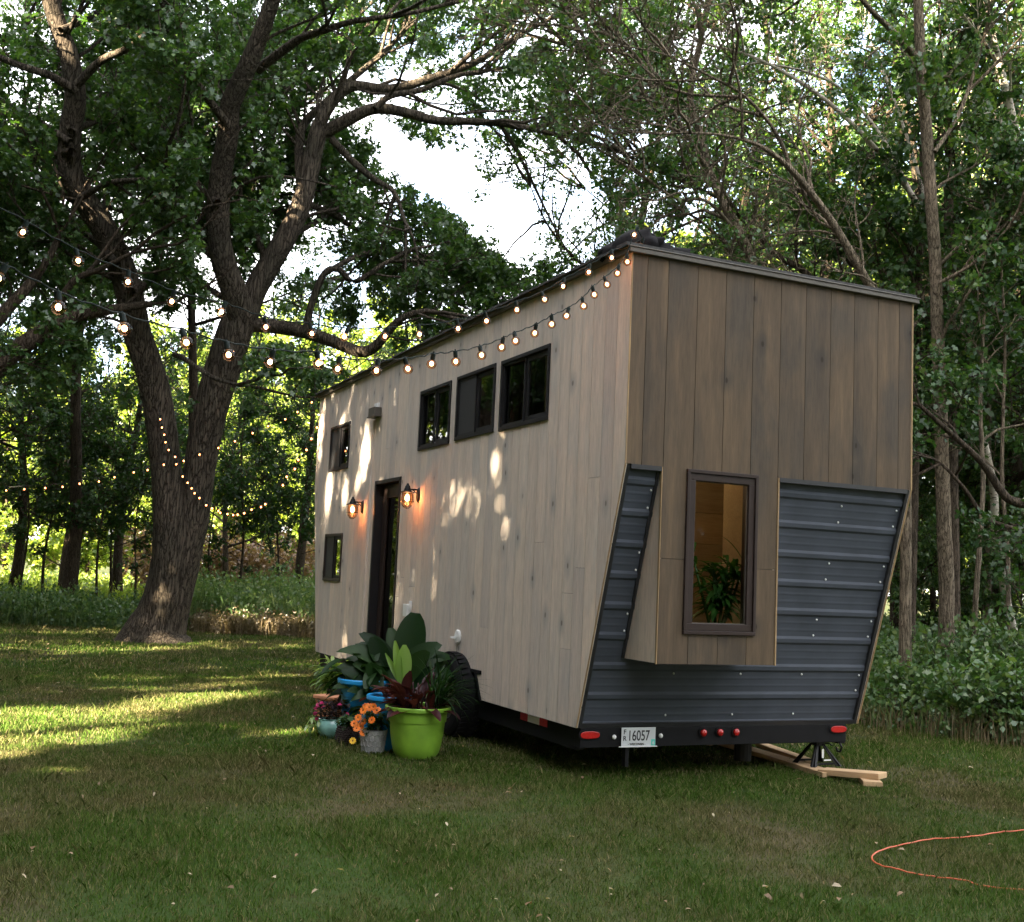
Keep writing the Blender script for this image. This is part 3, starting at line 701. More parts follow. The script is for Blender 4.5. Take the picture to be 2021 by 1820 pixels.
# ------------------------------------------------------------------ potted plants by the wheel
def pot_root(px, py, label, name='potted_plant', cat='potted plant', group='potted plants by the wheel', r=0.):
    g = ground(px, py); d = g-CC; d[2] = 0; d /= np.linalg.norm(d)
    return tag(empty(name, tuple(g+d*r)), label, cat, group)
def rdir(rn, el0, el1, az=None, spread=3.1416):
    a = rn.uniform(0, 6.283) if az is None else az+rn.uniform(-spread, spread); e = rn.uniform(el0, el1)
    return P3(math.cos(a)*math.cos(e), math.sin(a)*math.cos(e), math.sin(e))
def toward(px, py, root, z, d=0.):
    """direction from the root to what stands at that place"""
    return None
RT = P3(_r[0], _r[1], 0); FWD = P3(math.sin(YAW), math.cos(YAW), 0); UP = P3(0, 0, 1)
def dirs(r_, u_, f_=0.): return RT*r_+UP*u_+FWD*f_
def soil(root, r, z): MB().lathe([(r, z-.02), (r*.97, z), (r*.5, z+.008), (0., z+.012)], (0, 0, 0), 24).build('soil', 'soil', root, smooth=True)

def big_pot(root, R_, H, mat):
    prof = [(R_*.54, 0), (R_*.6, .006), (R_*.68, H*.1), (R_*.75, H*.25), (R_*.80, H*.45), (R_*.83, H*.68), (R_*.832, H*.70), (R_*.862, H*.705), (R_*.868, H*.72), (R_*.882, H*.885), (R_*.96, H*.9), (R_, H*.925), (R_*1.0, H*.98), (R_*.97, H), (R_*.9, H*.985), (R_*.86, H*.86), (R_*.8, H*.6)]
    MB().lathe(prof, (0, 0, 0), 48).build('pot', mat, root, smooth='auto'); soil(root, R_*.86, H*.88)

def broad(mb, base, tip_dir, ln, w, droop, rn, stalk=.0, stk=None):
    b = np.asarray(base, float); d = np.asarray(tip_dir, float); d /= np.linalg.norm(d)
    if stalk:
        t = b+d*stalk; stk.tube([b, b+d*stalk*.5+UP*.01, t], [.011, .008, .006], 6); b = t
    up = UP+P3(rn.uniform(-.3, .3), rn.uniform(-.3, .3), 0)
    if abs(d@UP) > .93: up = -FWD+.1*RT
    mb.leaf(b, d, ln, w, up, droop, .12, 8, .85)

# lime pot: dark red leaves, spider plant blades at the right
root = pot_root(820, 1500, 'large lime green plastic pot with dark red foliage in front of the tyre', r=.15)
big_pot(root, .262, .40, 'pot_lime')
rn = random.Random(3); mb = MB()
for k in range(46):
    b = P3(rn.uniform(-.13, .1), rn.uniform(-.1, .1), .33); h = rn.uniform(.05, .3); d = rdir(rn, .25, 1.3)
    d = d-RT*.15; mb.leaf(b+d*h*.6, d, rn.uniform(.16, .28), rn.uniform(.06, .1), (0, 0, 1), rn.uniform(.3, .9), .2, 6)
for k in range(10):
    b = P3(rn.uniform(-.1, .08), rn.uniform(-.08, .08), .33); mb.tube([b, b+rdir(rn, 1., 1.5)*.25], [.006, .004], 5)
mb.build('red_foliage', 'leaf_burgundy', root, smooth=True)
mb = MB()
for k in range(95):
    b = RT*rn.uniform(.08, .18)+FWD*rn.uniform(-.06, .1)+UP*.38; d = dirs(rn.uniform(-.1, .75), rn.uniform(.7, 1.5), rn.uniform(-.4, .25))
    mb.leaf(b, d, rn.uniform(.32, .52), rn.uniform(.012, .02), (0, 0, 1), rn.uniform(.8, 1.7), .1, 9)
mb.build('strap_foliage', 'big_leaf', root, smooth=True)

# blue pots with large dark canna-like leaves
root = pot_root(766, 1484, 'blue plastic pot half hidden between the lime and grey pots', r=.12); big_pot(root, .20, .44, 'pot_blue')
mb = MB(); rn = random.Random(6)
for k in range(26): mb.leaf(P3(rn.uniform(-.08, .08), rn.uniform(-.08, .08), .38), rdir(rn, .3, 1.3), rn.uniform(.18, .32), rn.uniform(.07, .11), (0, 0, 1), .7, .15, 6)
mb.build('foliage', 'leaf_burgundy', root, smooth=True)
root = pot_root(716, 1456, 'tall blue plastic pot with huge dark green canna leaves', r=.1); big_pot(root, .25, .50, 'pot_blue')
mb = MB(); st = MB(); yl = MB(); rn = random.Random(14)
o_ = np.array(root.location)
def to(px, py, dd=0.): # where a leaf tip stands, near the pot's own distance
    dep = (o_-CC)@_fw+dd; return at(px, py, dep)-o_
spec = [ ((745, 1372), (655, 1322), .17, .1, .7), ((748, 1385), (662, 1352), .16, -.1, .8), ((740, 1392), (678, 1385), .15, -.2, .9), ((805, 1372), (893, 1345), .17, -.05, .8), ((770, 1345), (705, 1268), .2, .15, .6), ((812, 1350), (868, 1282), .18, .2, .6), ((752, 1378), (700, 1352), .18, -.25, .7), ((760, 1340), (745, 1262), .19, .05, .4), ((770, 1350), (712, 1300), .18, 0, .3), ((800, 1350), (835, 1285), .2, -.1, .3), ((760, 1360), (730, 1345), .17, -.25, .2), ((815, 1365), (880, 1350), .15, -.1, .4), ((790, 1340), (775, 1245), .17, .3, .2), ((745, 1365), (690, 1310), .16, -.05, .4), # base px, tip px, width, depth offset, droop
    ((800, 1330), (818, 1216), .30, .25, .15), ((770, 1330), (690, 1250), .2, .05, .55), ((760, 1340), (668, 1290), .2, .1, .5),
    ((775, 1330), (735, 1240), .17, .1, .5), ((745, 1370), (668, 1330), .17, -.1, .5), ((750, 1380), (672, 1365), .15, -.1, .6),
    ((755, 1330), (720, 1262), .2, .3, .4), ((790, 1340), (850, 1260), .22, .1, .4), ((805, 1330), (880, 1272), .2, .2, .5),
    ((810, 1350), (895, 1300), .2, .1, .6), ((800, 1350), (870, 1330), .2, -.05, .6), ((820, 1340), (905, 1320), .16, .2, .8),
    ((740, 1380), (700, 1345), .16, -.2, .5), ((735, 1390), (700, 1400), .13, -.2, .5), ((760, 1370), (735, 1310), .18, -.15, .3),
    ((780, 1360), (800, 1290), .18, .1, .4), ((765, 1350), (700, 1280), .16, .35, .4), ((830, 1370), (860, 1290), .16, .15, .5),
    ((745, 1385), (745, 1400), .15, -.25, .3), ((790, 1370), (840, 1320), .2, -.1, .3), ((720, 1375), (650, 1350), .12, -.05, .6)]
for (bx, by), (tx, ty), w, dd, dr in spec:
    b, t = to(bx, by, dd*.5), to(tx, ty, dd); d = t-b; ln = np.linalg.norm(d)
    d = d/ln+UP*dr*.75; mb.leaf(b, d, ln*.98+.04, w*.95, UP-FWD*.9 if abs(d[2]) > .5 else UP-FWD*.35, dr*1.5, .13, 9, .62)
    st.tube([P3(rn.uniform(-.07, .07), rn.uniform(-.07, .07), .45), b*.5+P3(0, 0, .22), b], [.014, .012, .006], 6)
for k in range(60):
    b = RT*rn.uniform(-.16, .22)+FWD*rn.uniform(-.1, .2)+UP*rn.uniform(.42, .66); mb.leaf(b, rdir(rn, -.1, 1.), rn.uniform(.22, .38), rn.uniform(.07, .12), (0, 0, 1), rn.uniform(.4, 1.1), .14, 7, .6)
b = to(792, 1355, -.12); mb2 = MB()
mb2.leaf(b, to(780, 1262, -.1)-b, .40, .075, -FWD, .05, .3, 8, .8); mb2.leaf(b, to(798, 1268, -.1)-b, .36, .15, -FWD+.5*RT, .1, .16, 8, .8)
mb2.leaf(b, to(764, 1285, -.1)-b, .32, .05, -FWD, .15, .2, 7)
mb2.build('young_leaf', 'young_leaf', root, smooth=True)
mb.build('foliage', 'big_leaf', root, smooth=True); st.build('stems', 'big_leaf', root, smooth=True)

# grey honeycomb pot with orange zinnias
def flower(root, p, col, r, face, rn, eye='flower_eye'):
    mb = MB(); f = np.asarray(face, float); f /= np.linalg.norm(f); a = np.cross(f, (0.1, .2, 1)); a /= np.linalg.norm(a); b = np.cross(f, a); mb.mat(col)
    for lay, (rr, n, li) in enumerate(((r, 10, .1), (r*.72, 8, .35))):
        for k in range(n):
            t = 2*math.pi*(k+lay*.5)/n; d = math.cos(t)*a+math.sin(t)*b; mb.leaf(p+d*r*.12, d+f*li, rr, rr*.62, f, .15, -.05, 3)
    mb.mat(eye).ball(p+f*r*.1, r*.24, 8, 5); mb.build('flower', None, root, smooth=True)
root = pot_root(735, 1489, 'small grey honeycomb pot of orange flowers in front of blue pot', r=.09)
mb = MB(); H = .185; n = 16; mb.lathe([(.078, 0), (.084, .004), (.105, H*.95), (.112, H), (.106, H), (.1, H*.85)], (0, 0, 0), 32)
for row in range(4):
    for k in range(n):
        a = 2*math.pi*(k+.5*(row % 2))/n; z0 = .01+row*.044
        def q(da, z): r_ = .0865+.022*(z/H); return P3((r_)*math.cos(a+da), (r_)*math.sin(a+da), z)
        h_ = math.pi/n
        pts = [q(-h_, z0+.014), q(0, z0), q(h_, z0+.014), q(h_, z0+.036)]
        mb.tube(pts, .0042, 4)
mb.build('pot', 'pot_grey', root); soil(root, .1, H-.015)
rn = random.Random(9); mb = MB()
for k in range(90): mb.leaf(P3(rn.uniform(-.07, .07), rn.uniform(-.07, .07), .18+rn.random()*.13), rdir(rn, -.1, 1.3), rn.uniform(.07, .13), rn.uniform(.02, .035), (0, 0, 1), rn.uniform(.3, 1), .15, 4)
for k in range(12): b = P3(rn.uniform(-.05, .05), rn.uniform(-.05, .05), .17); mb.tube([b, b+dirs(rn.uniform(-.12, .03), .2, rn.uniform(-.1, .02))], .003, 4)
mb.build('foliage', 'leaf_dark', root, smooth=True)
o_ = np.array(root.location)
for (px, py) in ((757-8, 1402), (734, 1396), (722, 1402), (712, 1416), (722, 1424), (739, 1421), (727, 1395), (709, 1438), (722, 1446), (716, 1434), (742, 1395), (704, 1428)):
    flower(root, to(px-5, py, rn.uniform(-.1, .02)), 'petal_orange', rn.uniform(.026, .034), -FWD+UP*rn.uniform(.2, .9)+RT*rn.uniform(-.5, .5), rn)
flower(root, to(696, 1462, -.08), 'petal_yellow', .026, -FWD+UP*.3, rn)

# dark woven basket
root = pot_root(684, 1472, 'small dark woven basket between the teal and grey pots', 'planter_basket', r=.08)
mb = MB(); n = 24
for row in range(9):
    z = .008+row*.017; r_ = .078+.012*math.sin(row*.4)
    ring = [P3((r_+.005*(1 if (k+row) % 2 else -1))*math.cos(k*math.pi/n*1.0), (r_+.005*(1 if (k+row) % 2 else -1))*math.sin(k*math.pi/n), z) for k in range(2*n+1)]
    mb.tube(ring, .0075, 5, False)
mb.lathe([(.07, 0), (.074, .15)], (0, 0, 0), 20); mb.build('basket', 'basket', root); soil(root, .07, .14)
mb = MB(); rn = random.Random(12)
for k in range(70): mb.leaf(P3(rn.uniform(-.06, .06), rn.uniform(-.06, .06), .13+rn.random()*.1), rdir(rn, -.4, 1.2), rn.uniform(.05, .1), rn.uniform(.03, .05), (0, 0, 1), .6, .1, 4)
mb.build('foliage', 'leaf_dark', root, smooth=True)

# teal glazed pot with purple leaves and pink flowers
root = pot_root(652, 1460, 'round teal glazed pot with purple leaves and pink flowers', r=.1)
MB().lathe([(.07, 0), (.075, .004), (.105, .04), (.128, .09), (.125, .13), (.108, .155), (.115, .165), (.106, .168), (.1, .14)], (0, 0, 0), 36).build('pot', 'pot_teal', root, smooth='auto'); soil(root, .1, .15)
rn = random.Random(15); mb = MB()
for k in range(150):
    b = P3(rn.uniform(-.12, .12), rn.uniform(-.1, .1), .15+rn.random()*.15); mb.leaf(b, rdir(rn, -.2, 1.2), rn.uniform(.05, .09), rn.uniform(.022, .034), (0, 0, 1), .5, .15, 4)
mb.build('foliage', 'leaf_purple', root, smooth=True); mb = MB()
for k in range(40): mb.leaf(-RT*rn.uniform(.08, .2)+UP*rn.uniform(.05, .2)+FWD*rn.uniform(-.1, .1), rdir(rn, -.6, .8), rn.uniform(.05, .1), rn.uniform(.015, .03), (0, 0, 1), .6, .15, 4)
mb.build('trailing_foliage', 'leaf_light', root, smooth=True)
o_ = np.array(root.location)
for (px, py) in ((623, 1398), (628, 1392), (638, 1396), (622, 1408), (635, 1388), (685, 1410), (670, 1392), (626, 1418)):
    flower(root, to(px, py, rn.uniform(-.05, .05)), 'petal_pink', rn.uniform(.016, .022), -FWD+UP*rn.uniform(.1, .9), rn, 'petal_pink')

# terracotta planter, lime pot behind with light green plant
root = pot_root(662, 1434, 'terracotta planter behind the teal pot', r=.12)
mb = MB(); mb.hexa([(-.13, -.1, 0), (.13, -.1, 0), (.13, .1, 0), (-.13, .1, 0), (-.16, -.13, .24), (.16, -.13, .24), (.16, .13, .24), (-.16, .13, .24)])
mb.box((-.175, -.145, .24), (.175, .145, .275)); mb.build('pot', 'terracotta', root, bevel=.008); root.rotation_euler.z = .5
mb = MB(); rn = random.Random(17)
for k in range(26): mb.leaf(P3(rn.uniform(.0, .12), rn.uniform(-.08, .08), .27), rdir(rn, .2, 1.2), rn.uniform(.06, .12), rn.uniform(.03, .05), (0, 0, 1), .6, .1, 4)
mb.build('foliage', 'leaf_purple', root, smooth=True)
root = pot_root(680, 1427, 'lime pot with pale green leaves behind the blue pots', r=.14); big_pot(root, .19, .34, 'pot_lime')
mb = MB(); rn = random.Random(19); o_ = np.array(root.location)
for k in range(80):
    b = P3(0, 0, .32)+RT*rn.uniform(-.1, .08); t = to(rn.uniform(618, 700), rn.uniform(1285, 1350), rn.uniform(-.2, .2)); f_ = rn.uniform(.35, .8)
    p = b+(t-b)*f_; d = (t-b)/np.linalg.norm(t-b)+rdir(rn, -.4, .8)*.6; mb.leaf(p, d, rn.uniform(.13, .24), rn.uniform(.035, .06), (0, 0, 1), rn.uniform(.4, 1), .12, 6)
    if k % 4 == 0: mb.tube([b, b+(t-b)*.4+UP*.04, p], [.006, .005, .003], 5)
mb.build('foliage', 'leaf_light', root, smooth=True)
mb = MB()
for k in range(40):
    b = P3(0, 0, .32); t = to(rn.uniform(640, 720), rn.uniform(1300, 1390), rn.uniform(-.3, .1)); p = b+(t-b)*rn.uniform(.4, .9); mb.leaf(p, rdir(rn, -.3, .9)-RT*.5, rn.uniform(.12, .25), rn.uniform(.03, .05), (0, 0, 1), rn.uniform(.6, 1.2), .12, 6)
mb.build('dark_foliage', 'big_leaf', root, smooth=True)

# ------------------------------------------------------------------ string lights
_bm = {}
def bulb_meshes(sc):
    k = round(sc, 3)
    if k in _bm: return _bm[k]
    s = sc; a = MB().lathe([(.0115*s, .0), (.0125*s, -.004*s), (.0125*s, -.03*s), (.010*s, -.035*s)], (0, 0, .012*s), 12, capt=True); a.tube([(0, 0, .01*s), (0, 0, .022*s)], .004*s, 6)
    o1 = a.build('socket', 'socket'); g = MB().ball((0, 0, -.046*s), .0265*s, 16, 12); o2 = g.build('bulb', 'globe', smooth=True); fm = 'small_filament' if sc != 1. else 'filament'
    f = MB().ball((0, 0, -.044*s), .0105*s, 10, 8, (1, 1, 1.15)); o3 = f.build('filament', fm, smooth=True)
    r = (o1.data, o2.data, o3.data)
    for o in (o1, o2, o3): bpy.data.objects.remove(o)
    _bm[k] = r; return r
def light_string(name, pts, dep, label, sc=1., tail=(), head=(), cable='cable_green', seed=1):
    """pts: bulbs along the cable; dep(px) distance of the cable there"""
    rn = random.Random(seed); W3 = []
    for (x, y) in pts:
        d = dep(x); p = at(x, y, d); p[2] += .046*sc; W3.append(p)
    root = tag(empty(name, tuple(W3[len(W3)//2])), label, 'string lights'); o = W3[len(W3)//2].copy()
    path = [np.array(t) for t in head]+[p+P3(0, 0, .012) for p in W3]+[np.array(t) for t in tail]
    cp = []
    for i in range(len(path)-1):
        a, b = path[i], path[i+1]; l_ = np.linalg.norm(b-a)
        for k in range(6): t = k/6; cp.append(a+(b-a)*t+P3(0, 0, -.02*l_*4*t*(1-t)+.004*math.sin(k*2.1+i)))
    cp.append(path[-1])
    MB().tube(cp, .0036*sc**.5, 5).build('cable', cable, root, org=(0, 0, 0))
    c = root.children[0]; c.location = tuple(-o)
    m1, m2, m3 = bulb_meshes(sc)
    for p in W3:
        s = link('socket', m1, root, tuple(p-o)); s.rotation_euler = (rn.uniform(-.35, .35), rn.uniform(-.35, .35), rn.uniform(0, 6))
        b = link('bulb', m2, s); link('filament', m3, b)
    return root
cor = (-.02, -.03, ZT+.09)
S1 = [(1207, 510), (1163, 538), (1112, 566), (1069, 593), (1018, 612), (957, 634), (901, 649), (826, 660), (764, 665), (685, 667), (611, 659), (521, 646), (443, 618), (342, 596), (252, 557), (149, 515), (50, 460), (-60, 400)]
S2 = [(1237, 517), (1220, 540), (1193, 563), (1169, 582), (1149, 605), (1121, 625), (1088, 640), (1057, 658), (1015, 675), (992, 686), (947, 703), (898, 714), (854, 719), (799, 729), (745, 733), (669, 729), (625, 718), (537, 716), (446, 702), (359, 679), (240, 650), (112, 607), (7, 555), (-110, 495)]
light_string('string_lights', [(1257, 465), (1268, 487)]+S1, lambda x: 1/(.1245+(.19-.1245)*(1250-x)/1250.), 'upper string of lit globe bulbs running from the roof corner towards the left', tail=[tuple(at(-220, 330, 4.9))], seed=2)
light_string('string_lights', S2, lambda x: 1/(.1245+(.265-.1245)*(1250-x)/1250.), 'lower sagging string of larger looking lit globe bulbs below the roof corner', head=[cor], tail=[tuple(at(-260, 410, 3.4))], seed=3)
cv = lambda l: [(X*.3333, 795.4+.3333*Y) for X, Y in l]
S3 = cv([(38, 520), (145, 513), (262, 505), (367, 498), (466, 480), (581, 467), (683, 442), (792, 412), (875, 400), (972, 367), (1083, 345), (1186, 308), (1290, 268), (1393, 229), (1497, 180), (1590, 140), (1683, 98), (1762, 55), (1852, 0)])
S4 = cv([(948, 97), (958, 147), (975, 191), (985, 235), (1002, 280), (1037, 321), (1047, 365), (1080, 438), (1106, 474), (1139, 508), (1157, 538), (1175, 565), (1222, 608), (1260, 628), (1289, 641), (1310, 653), (1340, 660), (1376, 665), (1410, 663), (1450, 657), (1495, 634), (1545, 618), (1562, 602), (1668, 490), (1698, 441), (1748, 393), (1773, 340), (1806, 280), (1850, 215), (1872, 147)])
light_string('string_lights', S3, lambda x: 17.5-x*.002, 'far string of small lights rising from the left edge past the big trunk', 1.05, tail=[tuple(at(640, 770, 16))], cable='cable_black', seed=4)
light_string('string_lights', S4, lambda x: 19.0-(x-316)*.0125, 'far string of small lights drooping between the big trunk and the house', 1.15, head=[tuple(at(312, 805, 19.2))], tail=[tuple(at(634, 815, 15.5))], cable='cable_black', seed=5)

# extension cord in the grass
cp = []
cpx = [(2150, 1630), (2021, 1648), (1975, 1652), (1930, 1660), (1880, 1664), (1835, 1667), (1790, 1676), (1750, 1685), (1725, 1697), (1722, 1709), (1740, 1720), (1770, 1727), (1800, 1731), (1850, 1736), (1900, 1744), (1945, 1752), (2030, 1760)]
for i, (x, y) in enumerate(cpx): p = ground(x, y); p[2] = .03 if i < 12 else (.02, .012, .017, .008, .006)[i-12]; cp.append(p)
sm = []
for i in range(len(cp)-1):
    p0, p1, p2, p3 = cp[max(i-1, 0)], cp[i], cp[i+1], cp[min(i+2, len(cp)-1)]
    for k in range(6):
        t = k/6; sm.append(.5*((2*p1)+(-p0+p2)*t+(2*p0-5*p1+4*p2-p3)*t*t+(-p0+3*p1-3*p2+p3)*t**3)+P3(0, 0, .0015*math.sin(i*2.3+k)))
o = MB().tube(sm, .0042, 6).build('extension_cord', 'cord_orange', None, smooth=True); tag(o, 'thin orange extension cord looping through the grass at lower right', 'cord')
# ------------------------------------------------------------------ trees
def unit(a): return a/(np.linalg.norm(a, axis=-1, keepdims=True)+1e-9)
def smooth_line(pts, rad, n=6):
    P = [np.asarray(p, float) for p in pts]; out = []; rr = []
    for i in range(len(P)-1):
        p0, p1, p2, p3 = P[max(i-1, 0)], P[i], P[i+1], P[min(i+2, len(P)-1)]
        for k in range(n):
            t = k/n; out.append(.5*((2*p1)+(-p0+p2)*t+(2*p0-5*p1+4*p2-p3)*t*t+(-p0+3*p1-3*p2+p3)*t**3)); rr.append(rad[i]+(rad[i+1]-rad[i])*t)
    out.append(P[-1]); rr.append(rad[-1]); return np.array(out), np.array(rr)
def tubes(P, Rd, sides):
    """P (N,k,3), Rd (N,k) -> verts, quads"""
    Nn, k, _ = P.shape; T = np.empty_like(P); T[:, 1:-1] = P[:, 2:]-P[:, :-2]; T[:, 0] = P[:, 1]-P[:, 0]; T[:, -1] = P[:, -1]-P[:, -2]; T = unit(T)
    ref = np.where(np.abs(T[:, :1, 2:3]) < .9, np.array([0, 0, 1.]), np.array([1., 0, 0])); ref = np.broadcast_to(ref, P.shape)
    a = unit(np.cross(T, ref)); b = np.cross(T, a)
    an = 2*np.pi*np.arange(sides)/sides; V = P[:, :, None]+Rd[:, :, None, None]*(np.cos(an)[None, None, :, None]*a[:, :, None]+np.sin(an)[None, None, :, None]*b[:, :, None])
    j = np.arange(sides); j2 = (j+1) % sides; i = np.arange(k-1)[:, None]*sides
    q = np.stack([i+j, i+j2, i+sides+j2, i+sides+j], -1).reshape(-1, 4); F = (np.arange(Nn)[:, None, None]*k*sides+q[None]).reshape(-1, 4)
    return V.reshape(-1, 3), F
def grow(rg, pos, tan, ln, a0=.5, a1=1.1, up=.15, k=5, wob=.22, flat=0.):
    n = len(pos); rnd = rg.normal(size=(n, 3)); perp = unit(rnd-tan*np.sum(rnd*tan, -1, keepdims=True))
    an = rg.uniform(a0, a1, (n, 1)); d = tan*np.cos(an)+perp*np.sin(an); d[:, 2] = d[:, 2]*(1-flat)+up; d = unit(d)
    P = np.empty((n, k, 3)); P[:, 0] = pos; st = (ln/(k-1))[:, None]
    for i in range(1, k):
        P[:, i] = P[:, i-1]+d*st; d = unit(d+rg.normal(size=(n, 3))*wob+np.array([0, 0, up*.25]))
    return P
def kids(rg, P, ln, n, t0, t1, ratio, **kw):
    Nn, k, _ = P.shape; idx = np.repeat(np.arange(Nn), n); t = rg.uniform(t0, t1, len(idx)); f = t*(k-1); i = np.minimum(f.astype(int), k-2); w = (f-i)[:, None]
    pos = P[idx, i]*(1-w)+P[idx, i+1]*w; tan = unit(P[idx, i+1]-P[idx, i]); l2 = ln[idx]*ratio*rg.uniform(.65, 1.2, len(idx))*(1.15-.5*t)
    return grow(rg, pos, tan, l2, **kw), l2
LOBE = np.array([(-.02, 0), (.18, .30), (.34, .16), (.55, .46), (.66, .2), (1., 0), (.66, -.2), (.55, -.46), (.34, -.16), (.18, -.30)])
QUAD = np.array([(0, 0), (.45, .33), (1., 0), (.45, -.33)])
def leaves(rg, P, n, size, shape=QUAD, t0=.25, off=.05, hang=.25, keep=None):
    Nn, k, _ = P.shape; idx = np.repeat(np.arange(Nn), n); t = rg.uniform(t0, 1., len(idx)); f = t*(k-1); i = np.minimum(f.astype(int), k-2); w = (f-i)[:, None]
    pos = P[idx, i]*(1-w)+P[idx, i+1]*w+rg.normal(size=(len(idx), 3))*off; tan = unit(P[idx, i+1]-P[idx, i])
    if keep is not None: m_ = keep(pos); pos = pos[m_]; tan = tan[m_]
    d = unit(tan+rg.normal(size=pos.shape)*.8-np.array([0, 0, hang])); nn = rg.normal(size=pos.shape)*.55+np.array([0, 0, .75])
    s = unit(np.cross(d, nn)); up_ = np.cross(s, d); sz = size*rg.uniform(.6, 1.3, (len(pos), 1))
    V = np.stack([pos+d*(u_*sz)+s*(v_*sz)+up_*(abs(v_)*.28*sz) for u_, v_ in shape], 1)
    return V
def wood_mesh(name, parts, mat, ridges=0.):
    VV = []; FF = []; n = 0
    for V, F in parts: VV.append(V); FF.append(F+n); n += len(V)
    return npquads(name, np.concatenate(VV), np.concatenate(FF), mat, True)
def line_tube(pts, rad, sides=10, rg=None, rough=0.):
    V, F = tubes(pts[None], rad[None], sides)
    if rough and rg is not None:
        k = len(pts); Vr = V.reshape(k, sides, 3); c = pts[:, None]
        ang = np.arange(sides)*2*np.pi/sides; z = np.arange(k)[:, None]
        f = 1+rough*(np.sin(ang*3+z*.11+rg.uniform(0, 6))*.6+np.sin(ang*5-z*.17+rg.uniform(0, 6))*.4)+rg.normal(size=(k, sides))*rough*.22
        V = (c+(Vr-c)*f[:, :, None]).reshape(-1, 3)
    return V, F
def attach(rg, limbs, spacing, t0=0.):
    pos = []; tan = []; rd_ = []
    for pts, rad, s0 in limbs:
        seg = np.linalg.norm(np.diff(pts, axis=0), axis=1); cum = np.concatenate([[0], np.cumsum(seg)]); tot = cum[-1]; n = max(1, int(tot*(1-s0)/spacing))
        for s in np.sort(rg.uniform(tot*s0, tot, n)):
            i = min(np.searchsorted(cum, s)-1, len(pts)-2); i = max(i, 0); w = (s-cum[i])/(seg[i]+1e-9)
            pos.append(pts[i]*(1-w)+pts[i+1]*w); tan.append(unit(pts[i+1]-pts[i])); rd_.append(rad[i]*(1-w)+rad[i+1]*w)
    return np.array(pos), np.array(tan), np.array(rd_)

# where sunlight gets through the trees to the west: spots that must stay lit
SUN_H = unit(np.array([.93, .37, 0.])); SUN_EL = R(25); SDIR = np.array([SUN_H[0]*math.cos(SUN_EL), SUN_H[1]*math.cos(SUN_EL), -math.sin(SUN_EL)])
sx_ = unit(np.cross(SDIR, np.array([0, 0, 1.]))); sy_ = np.cross(sx_, SDIR)
def su(p): p = np.asarray(p, float); return p@sx_, p@sy_
GAPS = []
def gap(p, ru, rv, ang=0.): u, v = su(p); GAPS.append((u, v, ru+.05, rv+.05, ang))   # ang: share of leaves left in the opening
_cr = np.random.default_rng(71)
def gapline(a, b, n, ru, rv):
    a = np.asarray(a, float); b = np.asarray(b, float)
    for i in range(n): gap(a+(b-a)*i/(n-1), ru, rv)
def carve(pos):
    m_ = np.ones(len(pos), bool); u = pos@sx_; v = pos@sy_
    q = _cr.random(len(u)); thin = np.zeros(len(u))
    for gu, gv, ru, rv, fr in GAPS:
        ins = ((u-gu)/ru)**2+((v-gv)/rv)**2 < 1
        if fr: thin = np.where(ins & (thin == 0), 1-fr, thin)
        else: m_ &= ~ins
    return m_ & (q >= thin)

def make_tree(name, label, cat, group, base, limbs, rg, leaf='leaf_oak', bark_='bark_dark', shape=QUAD, size=.12, l1=(1.6, 3.), sp=.5, n2=7, n3=6, nl=9,
              up=.12, keep=None, sides=12, rough=.05, leaves_on=True, ends=True, ratio=.42, tw=True, prune=None):
    root = tag(empty(name, tuple(base)), label, cat, group); b = np.asarray(base, float)
    parts = [line_tube(p-b, r_, sides if r_[0] > .12 else 8, rg, rough) for p, r_, s0 in limbs]
    pos, tan, rd_ = attach(rg, [l_ for l_ in limbs if l_[2] < 1], sp)
    ln1 = rg.uniform(l1[0], l1[1], len(pos)); P1 = grow(rg, pos, tan, ln1, .5, 1.2, up, 6, .22)
    if ends:
        e_p = [l_[0][-1] for l_ in limbs if l_[2] < 1]; e_t = [unit(l_[0][-1]-l_[0][-2]) for l_ in limbs if l_[2] < 1]
        P1 = np.concatenate([P1, grow(rg, np.array(e_p*3), np.array(e_t*3), rg.uniform(*l1, len(e_p)*3), .1, .6, up, 6, .2)]); ln1 = np.concatenate([ln1, rg.uniform(*l1, len(e_p)*3)])
    P2, ln2 = kids(rg, P1, ln1, n2, .25, 1., ratio, a0=.5, a1=1.1, up=up*.6, k=4, wob=.25)
    P3_, ln3 = kids(rg, P2, ln2, n3, .25, 1., .5, a0=.4, a1=1.1, up=0., k=3, wob=.3)
    tp = lambda n, k, r0, r1: np.broadcast_to(np.linspace(r0, r1, k), (n, k))
    r1_ = (ln1*.014)[:, None]*np.linspace(1, .35, 6)[None]
    if prune is not None:
        k1 = prune(P1[:, -1]); P1 = P1[k1]; r1_ = r1_[k1]; k2 = prune(P2[:, -1]); P2 = P2[k2]; P3_ = P3_[prune(P3_[:, -1])]
    parts.append(tubes(P1-b, r1_, 5)); parts.append(tubes(P2-b, tp(len(P2), 4, .010, .004), 4))
    if tw: parts.append(tubes(P3_-b, tp(len(P3_), 3, .005, .0025), 3))
    link('trunk', wood_mesh('trunk', parts, bark_), root)
    if leaves_on:
        V = leaves(rg, P3_, nl, size, shape, keep=keep)-b; link('crown', npmesh('crown', V, len(shape), leaf), root)
    return root
def tl(pts, dep, wid, s0=0.2, n=5):
    """limb traced by image position; dep depth per point, wid apparent width"""
    k = len(pts); dd = np.interp(np.linspace(0, 1, k), np.linspace(0, 1, len(dep)), dep); ww = np.interp(np.linspace(0, 1, k), np.linspace(0, 1, len(wid)), wid)
    P = [at(x, y, d) for (x, y), d in zip(pts, dd)]; rr = [w*d/CAMF/2 for w, d in zip(ww, dd)]
    p, r_ = smooth_line(P, rr, n); return [p, r_, s0]

